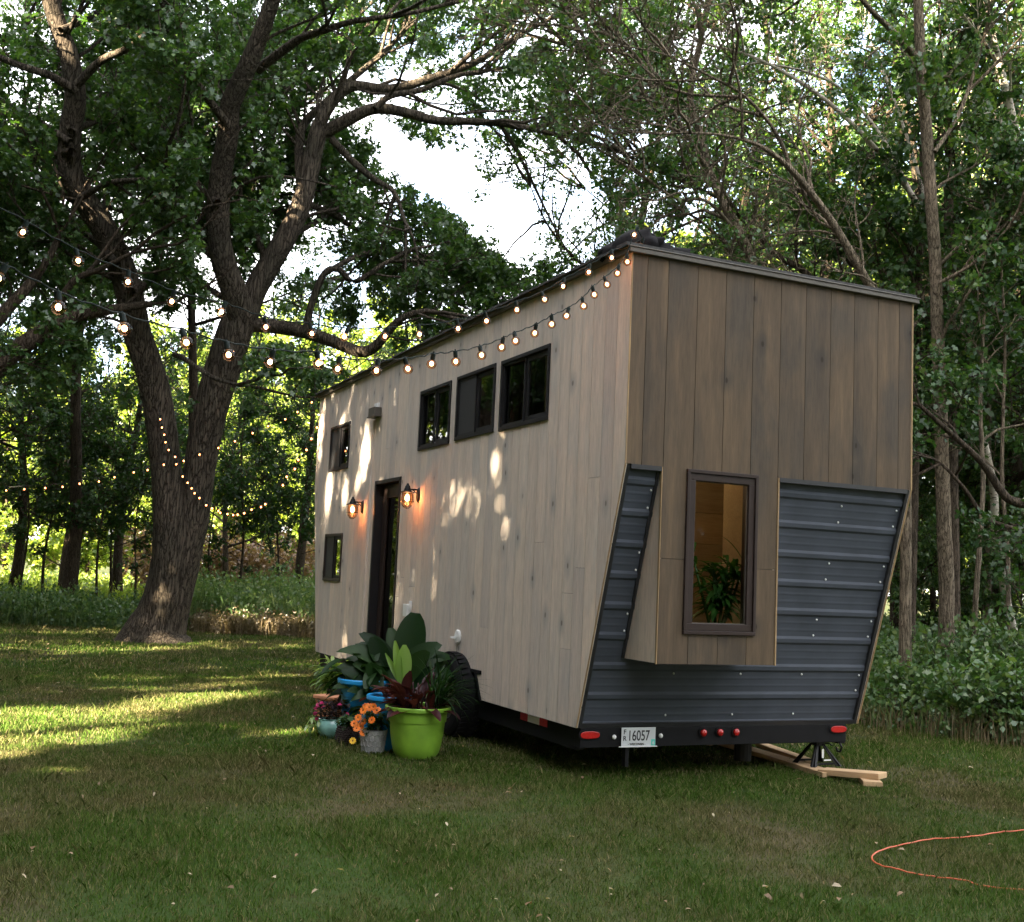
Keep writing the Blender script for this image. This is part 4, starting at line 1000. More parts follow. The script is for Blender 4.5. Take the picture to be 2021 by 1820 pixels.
rg = np.random.default_rng(7)
# open sky over the house, between the big tree and the wood
SKYP = np.array([(735, 200), (820, 262), (930, 262), (1030, 262), (1130, 330), (1190, 400), (1200, 440), (1130, 500), (1050, 545), (985, 500), (900, 430), (790, 360), (700, 280)], float)
# ---- the big tree
base = ground(305, 1259)
D = 20.6
A = []
A.append(tl([(302, 1268), (305, 1235), (322, 1180), (335, 1100), (333, 1000), (325, 900), (312, 800), (295, 730), (272, 660), (258, 590), (238, 520), (205, 450), (165, 390), (138, 335), (138, 260), (148, 190), (136, 110), (112, 40), (92, -40), (80, -140)], [20.6, 20.6, 20.5, 20.2, 19.8, 19.4, 19.], [104, 84, 72, 60, 58, 56, 54, 52, 50, 46, 44, 40, 36, 34, 30], .45, 6))
A.append(tl([(318, 1262), (335, 1225), (352, 1160), (370, 1080), (385, 1000), (396, 910), (416, 810), (440, 730), (462, 660), (478, 612)], [20.7, 20.8, 21.], [74, 64, 58, 58, 60, 64, 68, 68, 66], 1., 6))
A.append(tl([(476, 625), (462, 575), (440, 510), (430, 430), (436, 345), (450, 270), (456, 205), (485, 140), (512, 75), (535, 10), (560, -80)], [20.9, 20.3, 19.5, 19.], [56, 50, 46, 44, 42, 40, 38, 34, 30, 26], .2, 6))
A.append(tl([(482, 625), (500, 580), (530, 525), (560, 475), (588, 420), (606, 360), (618, 300), (632, 245)], [21.2, 21.5, 21.8], [56, 46, 44, 42, 40, 38, 36, 32], .5, 6))
A.append(tl([(640, 262), (690, 235), (740, 215), (800, 222), (860, 238), (930, 240), (1010, 246), (1080, 262), (1150, 275)], [21.8, 21.6, 21.2, 20.8], [26, 24, 20, 17, 14, 10, 7], .1))
A.append(tl([(620, 290), (640, 225), (690, 172), (770, 176), (850, 155), (940, 122), (1010, 78), (1080, 40)], [21.8, 22.3, 22.8], [30, 24, 20, 17, 14, 10, 8], .15))
A.append(tl([(740, 215), (770, 190), (830, 178), (900, 150), (960, 140)], [21.5, 21.9], [14, 12, 8], .1))
A.append(tl([(596, 400), (590, 300), (600, 245), (640, 205), (690, 160), (750, 110), (800, 60)], [21.5, 22.6, 23.5], [20, 18, 15, 12, 8], .2))
A.append(tl([(655, 275), (700, 322), (740, 355), (778, 380), (800, 440)], [21.8, 21.2], [15, 12, 7], .3))
A.append(tl([(508, 138), (545, 110), (590, 78), (640, 60), (700, 42), (800, 28), (885, 8)], [20., 19.4, 18.8], [20, 17, 14, 10, 7], .1))
A.append(tl([(480, 640), (540, 645), (600, 655), (660, 675), (712, 694), (742, 683), (770, 650), (800, 625), (850, 615), (930, 640)], [21.1, 20.8, 20.2, 19.8], [30, 27, 24, 22, 17, 11, 8], .45))
A.append(tl([(606, 656), (612, 610), (640, 540), (670, 533), (700, 556), (760, 520), (820, 490)], [20.8, 20.8, 21.2], [17, 14, 12, 10, 8], .3))
A.append(tl([(262, 575), (300, 550), (335, 528), (385, 503), (420, 470)], [19.9, 20.6, 21.5], [18, 14, 10, 8], .3))
A.append(tl([(345, 700), (370, 712), (420, 745), (470, 760)], [20., 18.8], [12, 10, 6], .3))
A.append(tl([(150, 180), (100, 150), (40, 130), (-60, 90), (-160, 60)], [19.2, 18.], [20, 14, 9], .2))
A.append(tl([(142, 300), (90, 310), (20, 320), (-60, 280), (-150, 230)], [19.4, 20.5, 21.], [18, 13, 9], .2))
A.append(tl([(150, 170), (200, 120), (260, 90), (330, 20), (380, -60)], [19.2, 18.4], [18, 13, 9], .2))
A.append(tl([(160, 390), (220, 360), (300, 350), (360, 300)], [19.4, 18.6, 18.2], [14, 10, 7], .2))
A.append(tl([(440, 520), (380, 470), (330, 400), (300, 330), (290, 250)], [20.4, 21.5, 22.5], [18, 14, 9], .2))
A.append(tl([(452, 250), (400, 180), (360, 110), (320, 20)], [19.7, 18.8, 18.], [18, 13, 8], .2))
A.append(tl([(530, 525), (500, 430), (530, 340), (540, 250), (560, 180)], [21.5, 22.8, 23.5], [15, 12, 8], .2))
A.append(tl([(138, 280), (60, 230), (0, 200)], [19.4, 19.8], [14, 9], .2))
A.append(tl([(120, 60), (200, 20), (300, -60)], [19.1, 20.5], [14, 9], .1))
A.append(tl([(430, 400), (360, 330), (350, 230), (380, 140)], [20., 22, 24.], [15, 12, 8], .3))
A.append(tl([(230, 520), (180, 470), (100, 430), (30, 400)], [19.5, 21, 23.], [15, 12, 8], .3))
A.append(tl([(470, 600), (400, 560), (340, 470), (320, 420)], [21., 22.5, 24.], [15, 12, 8], .4))
A.append(tl([(600, 400), (650, 420), (700, 450), (760, 480)], [21.8, 22.8, 23.5], [14, 10, 7], .2))
A.append(tl([(140, 260), (220, 220), (260, 170)], [19.4, 21.5, 23.5], [15, 12, 8], .2))
A.append(tl([(560, 180), (640, 120), (680, 60), (740, 0)], [22., 23.5, 24.], [12, 9, 7], .1))
A.append(tl([(560, 475), (620, 440), (690, 400), (740, 400)], [21.6, 23., 24.], [14, 10, 7], .1))
A.append(tl([(608, 360), (650, 325), (690, 320)], [21.8, 23., 24.], [12, 9, 7], .1))
A.append(tl([(640, 540), (720, 500), (800, 500), (880, 540)], [20.8, 22., 23.], [12, 9, 6], .1))
A.append(tl([(430, 430), (520, 400), (560, 340)], [20.6, 23., 24.], [12, 9, 6], .1))
A.append(tl([(880, 150), (960, 80), (1040, 20), (1100, -40)], [22.3, 21.5, 21.], [10, 8, 6], .1))
for l_ in A[:2]:  # root flare
    z = l_[0][:, 2]; f_ = 1+.55*np.clip(1-z/.55, 0, 1)**1.6; l_[1] = l_[1]*f_
    l_[0][:, 2] = np.where(np.arange(len(z)) == 0, -.1, z)
def proj(pos):
    d = pos-CC; z = d@_fw; return 1010.5+CAMF*(d@_r2)/z, 910-CAMF*(d@_u2)/z, z
def inpoly(x, y, poly):
    c = np.zeros(len(x), bool); n = len(poly)
    for i in range(n):
        x1, y1 = poly[i]; x2, y2 = poly[(i+1) % n]
        cond = ((y1 > y) != (y2 > y)); xi = (x2-x1)*(y-y1)/(y2-y1+1e-12)+x1; c ^= cond & (x < xi)
    return c
def clear_sky(pos):
    x, y, z = proj(pos); j = np.sin(pos[:, 0]*3.1+pos[:, 2]*2.3)*26+np.sin(pos[:, 1]*5.3+pos[:, 2]*6.1)*14
    return ~inpoly(x+j, y+j*.7, SKYP)

_seg = []
for l_ in A[:12]:
    x_, y_, z_ = proj(l_[0][::2]); _seg.append(np.stack([x_, y_, z_], 1))
for (px_, py_) in S3+S4:
    if px_ > 250: _seg.append(np.array([[px_, py_, 21.], [px_+12, py_+8, 21.], [px_-12, py_-8, 21.]]))
_seg = np.concatenate(_seg)
def oak_prune(p):
    x, y, z = proj(p); d = np.hypot(x[:, None]-_seg[None, :, 0], y[:, None]-_seg[None, :, 1]); near = ((d < 40) & (z[:, None] < _seg[None, :, 2]+.25)).any(1)
    return clear_sky(p) & (p[:, 2] > 3.1) & ~near
def oak_keep(p):
    out = np.ones(len(p), bool)
    for i in range(0, len(p), 20000):
        q = p[i:i+20000]; x, y, z = proj(q); d = np.hypot(x[:, None]-_seg[None, :, 0], y[:, None]-_seg[None, :, 1]); out[i:i+20000] = ~((d < 30) & (z[:, None] < _seg[None, :, 2]+.25)).any(1)
    return out
def build_big():
    make_tree('oak_tree', 'big twin-stemmed oak with forking limbs standing on the lawn left of the house', 'tree', None, base, A, rg,
              'leaf_oak', 'bark_big', LOBE, .098, (1.5, 3.1), .34, 8, 6, 14, .1, keep=oak_keep, sides=28, rough=.055, prune=oak_prune)
build_big()

# ---- neighbouring tree reaching in from beyond the left edge
B = [tl([(-300, 1200), (-220, 1000), (-120, 850), (-20, 735), (60, 672), (130, 630), (215, 612), (300, 600)], [17.5, 17.8, 18.3, 19.], [80, 70, 56, 44, 36, 28, 20, 12], .5),
     tl([(-120, 850), (-60, 700), (0, 625), (55, 565), (95, 510), (120, 460)], [17.8, 18.6, 19.], [40, 30, 24, 16, 10], .35),
     tl([(100, 645), (140, 560), (200, 530), (260, 500)], [18.4, 18.], [16, 12, 7], .3),
     tl([(-200, 950), (-250, 700), (-260, 500), (-200, 300)], [17.6, 17.], [50, 40, 26, 16], .5)]
bb = B[0][0][0].copy(); bb[2] = 0
B[0][0][0][2] = -.1
make_tree('leaning_tree', 'dark tree leaning into view at the left edge behind the string lights', 'tree', None, bb, B, rg, 'leaf_oak', 'bark_dark', LOBE, .098, (1.4, 2.6), .45, 8, 6, 11, .1, sides=14, keep=oak_keep, prune=oak_prune)

# ---- trees of the wood on the right, traced
def dn(l_): l_[0][0][2] = -.1; return l_
def based(x, y, d): p = at(x, y, d); p[2] = 0; return p
def rooted(first, pts, dep, wid, s0, n=5):
    l_ = tl(pts, dep, wid, s0, n); b0 = l_[0][0].copy(); b1 = b0.copy(); b1[2] = -.1
    extra = np.array([b1+(b0-b1)*t for t in np.linspace(0, .95, 6)]); r0 = l_[1][0]
    rr = r0*(1+.35*(1-np.linspace(0, 1, 6))**2); return [np.concatenate([extra, l_[0]]), np.concatenate([rr, l_[1]]), s0]
T1 = [rooted(None, [(1868, 1150), (1862, 1000), (1856, 800), (1850, 640), (1845, 500), (1838, 400), (1828, 250), (1818, 130), (1812, 0), (1808, -120)], [15.5, 15.2, 15], [30, 27, 25, 24, 23, 22, 20, 18], .3),
      tl([(1815, 120), (1760, 60), (1710, 10), (1650, -70)], [15, 14.4], [14, 11, 7], .2), tl([(1845, 300), (1895, 220), (1935, 100), (1960, 0)], [15, 15.8], [9, 7, 5], .3),
      tl([(1860, 780), (1800, 700), (1780, 600)], [15.3, 16.2], [8, 4], .3), tl([(1850, 560), (1920, 520), (1990, 450)], [15.1, 14.6], [8, 4], .3)]
b1 = T1[0][0][0].copy(); b1[2] = 0
make_tree('maple_tree', 'tall straight dark trunked tree rising past the right corner of the house', 'tree', None, b1, T1, rg, 'leaf_right', 'bark_grey', LOBE, .075, (1.1, 2.2), .42, 7, 6, 11, .12, prune=clear_sky)
# birches
BI = [rooted(None, [(2012, 1290), (1990, 1200), (1965, 1060), (1960, 960), (1925, 800), (1900, 660), (1870, 550), (1850, 480), (1830, 440), (1790, 370), (1730, 295), (1645, 210), (1560, 150), (1480, 110), (1395, 88)], [19, 18, 17, 16, 15.5], [17, 16, 15, 15, 14, 13, 12, 10, 8, 6, 4], .75),
      tl([(1800, 385), (1740, 270), (1665, 180), (1600, 145), (1540, 130)], [16.2, 16.4], [8, 6, 4], .5), tl([(1850, 480), (1820, 370), (1790, 270), (1755, 170), (1720, 80)], [16.6, 17.2], [8, 6, 4], .5)]
b1 = BI[0][0][0].copy(); b1[2] = 0
make_tree('birch_tree', 'pale birch with long arching white limbs bending left over the house', 'tree', None, b1, BI, rg, 'leaf_right', 'bark_birch', QUAD, .07, (.6, 1.3), .6, 6, 5, 6, .02, prune=clear_sky)
BI2 = [rooted(None, [(2060, 1290), (2030, 1100), (1995, 880), (1960, 740), (1935, 620), (1905, 480), (1900, 300)], [21, 20], [16, 14, 12, 8], .5)]
b1 = BI2[0][0][0].copy(); b1[2] = 0
make_tree('birch_tree', 'slim speckled birch trunk nearest the right edge, leaning left', 'tree', None, b1, BI2, rg, 'leaf_right', 'bark_birch', QUAD, .08, (.8, 1.6), .5, 6, 5, 7, .05)
BI3 = [rooted(None, [(2100, 700), (2040, 420), (1990, 200), (1960, 80), (1950, 0), (1930, -100)], [17, 16.4], [18, 16, 14], .4)]
b1 = BI3[0][0][0].copy(); b1[2] = 0
make_tree('birch_tree', 'sunlit pale trunk crossing the top right corner', 'tree', None, b1, BI3, rg, 'leaf_right', 'bark_birch', QUAD, .09, (1., 2.2), .45, 7, 6, 8, .1)
# leaning bare trees behind the roof
C1 = [rooted(None, [(1790, 800), (1755, 650), (1722, 575), (1650, 450), (1600, 380), (1562, 335), (1520, 300), (1480, 280), (1420, 266), (1350, 262)], [13.5, 13, 12.6], [20, 18, 16, 14, 11, 8, 6, 4], .5),
      tl([(1562, 335), (1530, 260), (1470, 190), (1400, 150), (1320, 110)], [13, 12.4], [9, 6, 4], .2)]
b1 = C1[0][0][0].copy(); b1[2] = 0
make_tree('dead_tree', 'leaning bare dead tree arching left behind the roof', 'tree', None, b1, C1, rg, bark_='bark_grey', l1=(.7, 1.6), sp=.28, n2=6, n3=5, leaves_on=False, up=.05)
C2 = [rooted(None, [(1500, 640), (1485, 525), (1465, 470), (1435, 415), (1405, 350), (1380, 260), (1362, 190), (1380, 90), (1398, 0), (1400, -80)], [15.5, 15.5, 15], [22, 19, 17, 14, 12, 10], .3),
      tl([(1400, 340), (1340, 240), (1270, 130), (1180, 30), (1150, -20)], [15.3, 14.2], [10, 7, 5], .2), tl([(1380, 250), (1300, 200), (1200, 150), (1120, 90)], [15.3, 14.6], [8, 6, 4], .2), tl([(1470, 480), (1400, 400), (1330, 390), (1250, 330)], [15.4, 14.6], [8, 6, 4], .2)]
b1 = C2[0][0][0].copy(); b1[2] = 0
make_tree('thinly_leaved_tree', 'twiggy thinly leaved tree with many bare brown sprays above the roof', 'tree', None, b1, C2, rg, 'leaf_right', 'bark_grey', QUAD, .075, (.9, 2.), .2, 8, 7, 2, .05, prune=clear_sky, tw=True)
C3 = [rooted(None, [(1680, 700), (1600, 550), (1530, 500), (1440, 400), (1390, 330), (1330, 250)], [17, 16.5], [16, 13, 10, 7], .3), tl([(1440, 400), (1350, 360), (1280, 330)], [16.7, 16.2], [8, 5], .2)]
b1 = C3[0][0][0].copy(); b1[2] = 0
make_tree('wood_tree', 'slanting dark tree behind the middle of the roof', 'tree', None, b1, C3, rg, 'leaf_right', 'bark_dark', LOBE, .075, (1., 2.), .30, 7, 6, 9, .12, prune=clear_sky)
# dark limbs beside the right end of the house
E1 = [rooted(None, [(2150, 1150), (2100, 1040), (2050, 1000), (1990, 985), (1950, 930), (1925, 900), (1870, 850), (1815, 800)], [13.5, 13], [26, 20, 16, 12, 8], .2),
      tl([(2100, 1060), (1960, 1030), (1900, 960), (1850, 910), (1800, 890)], [13.2, 13], [10, 7, 4], .2)]
b1 = E1[0][0][0].copy(); b1[2] = 0
make_tree('bushy_tree', 'low dark bushy tree with crooked limbs right of the house', 'tree', None, b1, E1, rg, 'leaf_dark', 'bark_dark', LOBE, .08, (.8, 1.6), .4, 6, 5, 6, .05)
for (x, d, w, lean, lab) in ((1925, 14.5, 11, .06, 'slim grey sapling stem leaning right between the thick trunk and the birches'), (1990, 15, 9, -.05, 'thin crooked stem in front of the birches at the right'), (1950, 19, 15, .02, 'dark upright trunk between the thick trunk and the birches')):
    p0 = based(x, 1280, d); p = [p0+P3(lean*z+.05*math.sin(z*2+x), lean*z*.5, z) for z in (-.1, 1, 2, 3, 4, 5, 6.5)]; r0 = w*d/CAMF/2
    make_tree('slender_tree', lab, 'tree', None, p0, [[*smooth_line(p, [r0*1.2, r0, r0*.95, r0*.85, r0*.75, r0*.6, r0*.4], 4), .45]], rg, 'leaf_dark', 'bark_grey', QUAD, .09, (.7, 1.4), .4, 6, 5, 6, .05)
# plain trunks in the dark of the wood at right
for (x, d, w, lean, lab) in ((1875, 17, 40, -.02, 'thick dark trunk standing behind the right back corner of the house'), (1790, 16, 26, .05, 'slanting dark trunk closest to the leaning metal edge of the house')):
    p0 = based(x, 1280, d); p = [p0+P3(lean*z, lean*z*.5, z) for z in (-.1, 1, 2, 3.5, 5, 7, 9)]; r0 = w*d/CAMF/2
    l_ = [*smooth_line(p, [r0*1.25, r0, r0*.95, r0*.85, r0*.7, r0*.5, r0*.3], 4), .35]
    make_tree('wood_tree', lab, 'tree', None, p0, [l_], rg, 'leaf_dark', 'bark_dark', QUAD, .12, (1.2, 2.2), .3, 7, 6, 6, .05)

# ---- prototype trees of the surrounding wood, copied
def proto(seed, H, r0, c0, l1, leaf, size, sp, nl, low=0., shape=QUAD, n3=6):
    g_ = np.random.default_rng(seed); n = 9
    p = [P3(math.sin(i*.9+seed)*.12*i**.5*H/12, math.cos(i*.7+seed*2)*.12*i**.5*H/12, -.15 if i == 0 else H*i/(n-1)) for i in range(n)]
    r_ = [r0*(1.3 if i == 0 else 1)*(1-.82*i/(n-1)) for i in range(n)]; tr = [*smooth_line(p, r_, 5), c0]; limbs = [tr]
    for k in range(7):
        t = c0+(1-c0)*(k+.5)/8; i = int(t*(len(tr[0])-1)); q = tr[0][i]; a = k*2.4+seed; ln = l1*1.5*(1.15-t*.7)
        pp = [q]+[q+P3(math.cos(a+.15*j)*ln*j/4, math.sin(a+.15*j)*ln*j/4, ln*(.16*j/4+.35*(j/4)**1.5)) for j in range(1, 5)]
        limbs.append([*smooth_line(pp, [tr[1][i]*.5*(1-.2*j) for j in range(5)], 4), .25])
    return make_tree('wood_tree', 'x', 'tree', 'x', (0, 0, 0), limbs, g_, leaf, 'bark_dark', shape, size, (l1*.5, l1*.95), sp, 6, n3, nl, .08, sides=9, rough=.05)
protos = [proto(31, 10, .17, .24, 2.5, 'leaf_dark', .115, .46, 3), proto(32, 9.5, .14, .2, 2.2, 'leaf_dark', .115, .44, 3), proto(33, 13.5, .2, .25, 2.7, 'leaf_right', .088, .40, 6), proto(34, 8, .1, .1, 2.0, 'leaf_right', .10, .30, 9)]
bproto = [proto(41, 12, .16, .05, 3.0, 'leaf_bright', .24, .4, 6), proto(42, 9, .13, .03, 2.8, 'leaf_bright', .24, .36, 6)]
_used = set()
def put(p, x, y, s, rz, label, group, name='wood_tree', cat='tree', sz=None):
    o = p if id(p) not in _used else copy_tree(p); _used.add(id(p)); o.name = name
    o.location = (x, y, 0); o.rotation_euler = (0, 0, rz); o.scale = (s, s, sz or s); tag(o, label, cat, group); return o
rt = random.Random(77)
def polar(az, d): return CC[0]+math.sin(az)*d, CC[1]+math.cos(az)*d   # bearing from the camera's side of the lawn
# wood edge at the left, behind the big tree: dark shaded trees with gaps between them
GL = 'trees of the dark wood edge behind the big oak'; LL = 'dark shaded tree of the wood edge beyond the lawn behind the big oak'
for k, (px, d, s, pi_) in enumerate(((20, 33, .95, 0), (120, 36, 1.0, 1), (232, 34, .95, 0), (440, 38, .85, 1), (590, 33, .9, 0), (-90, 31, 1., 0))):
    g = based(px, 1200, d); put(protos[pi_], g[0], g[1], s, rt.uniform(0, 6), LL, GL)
# slim saplings between them
sap = proto(51, 5.5, .045, .3, 1.1, 'leaf_dark', .12, .4, 3, n3=4)
for px, d in ((85, 30), (150, 31), (215, 32), (262, 30), (410, 31), (590, 29), (35, 28), (190, 28.5), (465, 30), (540, 31)):
    g = based(px, 1200, d); put(sap, g[0], g[1], rt.uniform(.8, 1.2), rt.uniform(0, 6), 'slim sapling at the edge of the lawn behind the big oak', 'saplings along the lawn edge', 'sapling')
high = proto(61, 14.5, .18, .5, 2.8, 'leaf_oak', .10, .36, 6)
for px, d, s in ((350, 27, .95), (130, 28, 1.), (-60, 26, 1.)):
    g = based(px, 1200, d); put(high, g[0], g[1], s, rt.uniform(0, 6), 'high crowned tree behind the big oak, filling its gaps with leaves', 'high crowned trees behind the big oak')
# sunlit trees beyond the glade
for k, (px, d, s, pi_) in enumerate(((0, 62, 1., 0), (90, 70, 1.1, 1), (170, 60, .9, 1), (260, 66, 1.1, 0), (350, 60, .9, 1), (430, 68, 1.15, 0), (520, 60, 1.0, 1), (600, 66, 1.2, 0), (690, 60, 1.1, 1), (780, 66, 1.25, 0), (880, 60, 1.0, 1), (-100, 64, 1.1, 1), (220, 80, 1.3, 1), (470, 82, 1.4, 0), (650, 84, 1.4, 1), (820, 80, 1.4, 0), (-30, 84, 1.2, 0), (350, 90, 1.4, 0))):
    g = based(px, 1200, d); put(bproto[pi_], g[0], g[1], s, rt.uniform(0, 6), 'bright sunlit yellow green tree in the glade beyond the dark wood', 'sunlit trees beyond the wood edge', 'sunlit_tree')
# the wood behind and right of the house
GR = 'trees of the wood behind and right of the house'; LR = 'leafy green tree of the wood behind the tiny house'
for (px, d, s, pi_) in ((1250, 24, 1.0, 2), (1350, 29, 1.1, 0), (1450, 23, 1.05, 2), (1600, 21, 1.0, 2), (1700, 27, 1.15, 0), (1790, 21, 1.0, 2), (1900, 24, 1.1, 0), (1990, 20, .95, 2), (2100, 18, 1., 2),
                        (1280, 38, 1.1, 1), (1540, 36, .9, 0), (1800, 33, .9, 0), (2050, 30, .9, 0), (1150, 40, .9, 1), (1060, 46, .9, 0), (960, 44, .85, 1), (2230, 26, 1.2, 2)):
    g = based(px, 1200, d); put(protos[pi_], g[0], g[1], s, rt.uniform(0, 6), LR, GR)
for (px, d, s) in ((1850, 21, .7), (1950, 23, .8), (2040, 22, .7), (1790, 24, .8), (2110, 20, .7)):
    g = based(px, 1280, d); put(protos[3], g[0], g[1], s, rt.uniform(0, 6), 'small dark understorey tree between the trunks right of the house', 'understorey trees right of the house', 'understorey_tree')
for (px, d, s) in ((1500, 52, 1.5), (1650, 50, 1.5), (1800, 48, 1.5), (1950, 46, 1.5), (2100, 44, 1.4)):
    g = based(px, 1200, d); put(bproto[0], g[0], g[1], s, rt.uniform(0, 6), 'tall bright tree far behind the wood right of the house', 'sunlit trees behind the right hand wood', 'sunlit_tree')
# a few trees out of frame that the windows mirror
for (x, y, s, p_) in ((-9.5, 27, .9, bproto[1]), (-11, 35, .9, bproto[0]), (-9, 41, .45, bproto[1]), (-12, 44, .45, bproto[0]), (-14, 50, .45, bproto[1]), (-7, 47, .4, bproto[0])):
    put(p_, x, y, s, x, 'tree on the far side of the lawn mirrored in the windows', 'trees mirrored in the windows')
# brown brush in the glade
g = based(455, 1150, 40); g_ = np.random.default_rng(5)
brush = tag(empty('dead_brush', tuple(g)), 'pale brown dead brush between the big oak and the house', 'brush')
n = 900; pos = np.stack([g_.uniform(-3.2, 3.2, n), g_.uniform(-1.5, 1.5, n), g_.uniform(0, 2.2, n)], 1); P_ = grow(g_, pos, unit(g_.normal(size=(n, 3))), g_.uniform(.4, 1.1, n), .2, 1., .1, 4, .3)
link('twigs', wood_mesh('twigs', [tubes(P_, np.broadcast_to(np.linspace(.014, .004, 4), (n, 4)), 3)], 'bark_grey'), brush)
link('dead_leaves', npmesh('dead_leaves', leaves(g_, P_, 16, .16, QUAD), 4, 'leaf_brown'), brush)

# ---- trees west of the lawn that shade it; leaves are cut away for the sun patches
gapline(ground(-160, 1500), ground(170, 1432), 12, .55, .34); gapline(ground(160, 1432), ground(420, 1374), 8, .32, .2)
gapline(ground(-200, 1430), ground(120, 1412), 9, .5, .10)
gapline(ground(400, 1432), ground(590, 1452), 5, .16, .035); gapline(ground(480, 1455), ground(640, 1440), 4, .14, .03)
gap(ground(105, 1523), .2, .06); gap(ground(195, 1530), .24, .06)

for (y, z, a, b) in ((5.05, 3.27, .10, .19), (5.99, 2.9, .09, .22), (6.0, 2.65, .05, .2), (7.3, 2.5, .16, .18), (7.75, 2.6, .12, .4), (7.7, 2.0, .12, .3), (7.45, 2.3, .1, .2), (3.41, 1.99, .13, .16), (3.25, 1.85, .10, .1), (2.8, 2.1, .07, .2),
                     (.98, 2.03, .13, .15), (1.2, 2.0, .1, .09), (.92, 1.85, .2, .12), (.62, 1.7, .09, .12), (4.62, 1.0, .05, .35), (4.6, 1.35, .035, .2), (6.02, 1.9, .04, .2), (1.9, 1.8, .3, .06), (8.1, 3.1, .1, .2)):
    gap((0, y, z), a*1.3, b*1.3, .4 if z > 2.8 else .62)
for px, py, d, a, b in ((168, 395, 19.5, .35, .5), (200, 430, 19.5, .2, .2), (445, 245, 19.8, .2, .22), (600, 385, 21.7, .22, .3), (585, 430, 21.5, .2, .3), (472, 610, 20.8, .22, .12), (90, 30, 19, .2, .4), (660, 672, 20.3, .5, .12), (150, 230, 19.2, .12, .12)):
    gap(at(px, py, d), a, b)
gap((0, 1.9, 1.8), 2.2, 2.2, .93); gap((0, 6., 2.0), 2.6, 2.3, .97)   # thinner crowns let a soft light onto the long wall
for px in range(-60, 660, 90):      # and onto the far lawn
    for py in (1250, 1275, 1310, 1350): gap(ground(px+py % 37, py), 1., .45, .52)
def sun_openings(pos):  # drops leaves that would block the chosen sun patches
    return carve(pos)
gs = np.random.default_rng(99)
SH = [(-13, -13, 13), (-14.5, -8, 14), (-12.5, -3.5, 13), (-14, 2.6, 14.5), (-13, 6.5, 14), (-15, 11., 14), (-19, -6, 15), (-19, 2, 15), (-19.5, 8, 15), (-18, 15, 14), (-20, -14, 15), (-10, -19, 14), (-16.5, -10.5, 14), (-17, -3.2, 14), (-12.5, -1.2, 12), (-20, -.6, 15), (-11, -5.5, 17), (-22, -3.5, 15), (-22, 5, 16), (-17, -7.5, 14), (-21, -9, 15), (-16, -5.2, 13), (-21, 12, 18), (-23, 17, 18), (-14, 11.5, 15), (-25, 0, 18), (-26, 9, 19), (-17, 4.6, 14), (-9.5, -9, 14), (-12, 18, 15), (-13, 24, 16), (-19, 21, 17), (-16, 29, 16), (-9, -14, 11)]
for i, (x, y, H) in enumerate(SH):
    H = H+5.5 if -10 < y < 20 and x < -12.2 else H
    n = 8; p = [P3(x+gs.normal()*.15*k**.5, y+gs.normal()*.15*k**.5, -.15 if k == 0 else H*k/(n-1)) for k in range(n)]
    tr = [*smooth_line(p, [.24*(1.3 if k == 0 else 1)*(1-.8*k/(n-1)) for k in range(n)], 4), .12]; limbs = [tr]
    for k in range(13):
        t = .1+.86*k/13; ii = int(t*(len(tr[0])-1)); q = tr[0][ii]; a = k*2.4+i; ln = 3.6*(1.15-t*.6)
        pp = [q]+[q+P3(math.cos(a)*ln*j/4, math.sin(a)*ln*j/4, ln*(.1*j/4+.25*(j/4)**1.5)) for j in range(1, 5)]
        ll = [*smooth_line(pp, [tr[1][ii]*.45*(1-.2*j) for j in range(5)], 3), .15]
        if carve(ll[0]).all(): limbs.append(ll)
    make_tree('shade_tree', 'leafy tree west of the lawn, out of view, casting its shade', 'tree', 'shade trees west of the lawn', (x, y, 0), limbs, gs, 'leaf_dark', 'bark_dark', QUAD, .19, (1.2, 2.4), .27, 7, 5, 11, .05, keep=sun_openings, sides=8, tw=False,
              prune=carve)

# unseen trees added behind the viewer to darken the back wall and its reflections
for i, (x, y, s, p_) in enumerate(((-10, -21, 1.1, 2), (-5, -19, 1., 2), (0, -21, 1.1, 0), (4, -18, 1.05, 2), (9, -20, 1.1, 2), (14, -17, 1.1, 0), (18, -12, 1.1, 2), (1, -26, 1.2, 2), (8, -27, 1.2, 2), (16, -7, 1., 0), (-3, -27, 1.2, 2), (13, -24, 1.2, 2), (-7, -15, .8, 3), (-1.5, -15.5, .8, 3), (3, -14, .8, 3), (7.5, -14, .9, 3), (12, -12, .9, 3), (-9, -30, 1.1, 3), (-3, -31, 1.1, 3), (3, -30, 1.1, 3), (9, -31, 1.1, 3), (15, -29, 1.1, 3), (20, -22, 1.1, 3), (21, -15, 1., 3), (-13, -25, 1., 3), (9.5, -13.5, .55, 3), (11.5, -15.5, .55, 3), (13.5, -18.5, .6, 3), (11, -18, .6, 3), (8, -11.5, .45, 3), (15.5, -21, .6, 3), (6, -12.5, .5, 3), (13.5, -15, .5, 3), (17, -19, .7, 3), (18, -24, .9, 3), (14, -22, .7, 3))):
    put(protos[p_], x, y, s, i*1.3, 'tree standing behind the viewpoint, out of view', 'trees behind the viewpoint')
# ------------------------------------------------------------------ ground, grass, weeds
gr = MB(); n = 60; S = 600.
ax = np.sign(np.linspace(-1, 1, n))*np.abs(np.linspace(-1, 1, n))**2.2*S
vs = [(x, y+10, 0.) for y in ax for x in ax]
gr.add(vs, [(j*n+i, j*n+i+1, (j+1)*n+i+1, (j+1)*n+i) for j in range(n-1) for i in range(n-1)])
tag(gr.build('ground', 'ground'), kind='structure')

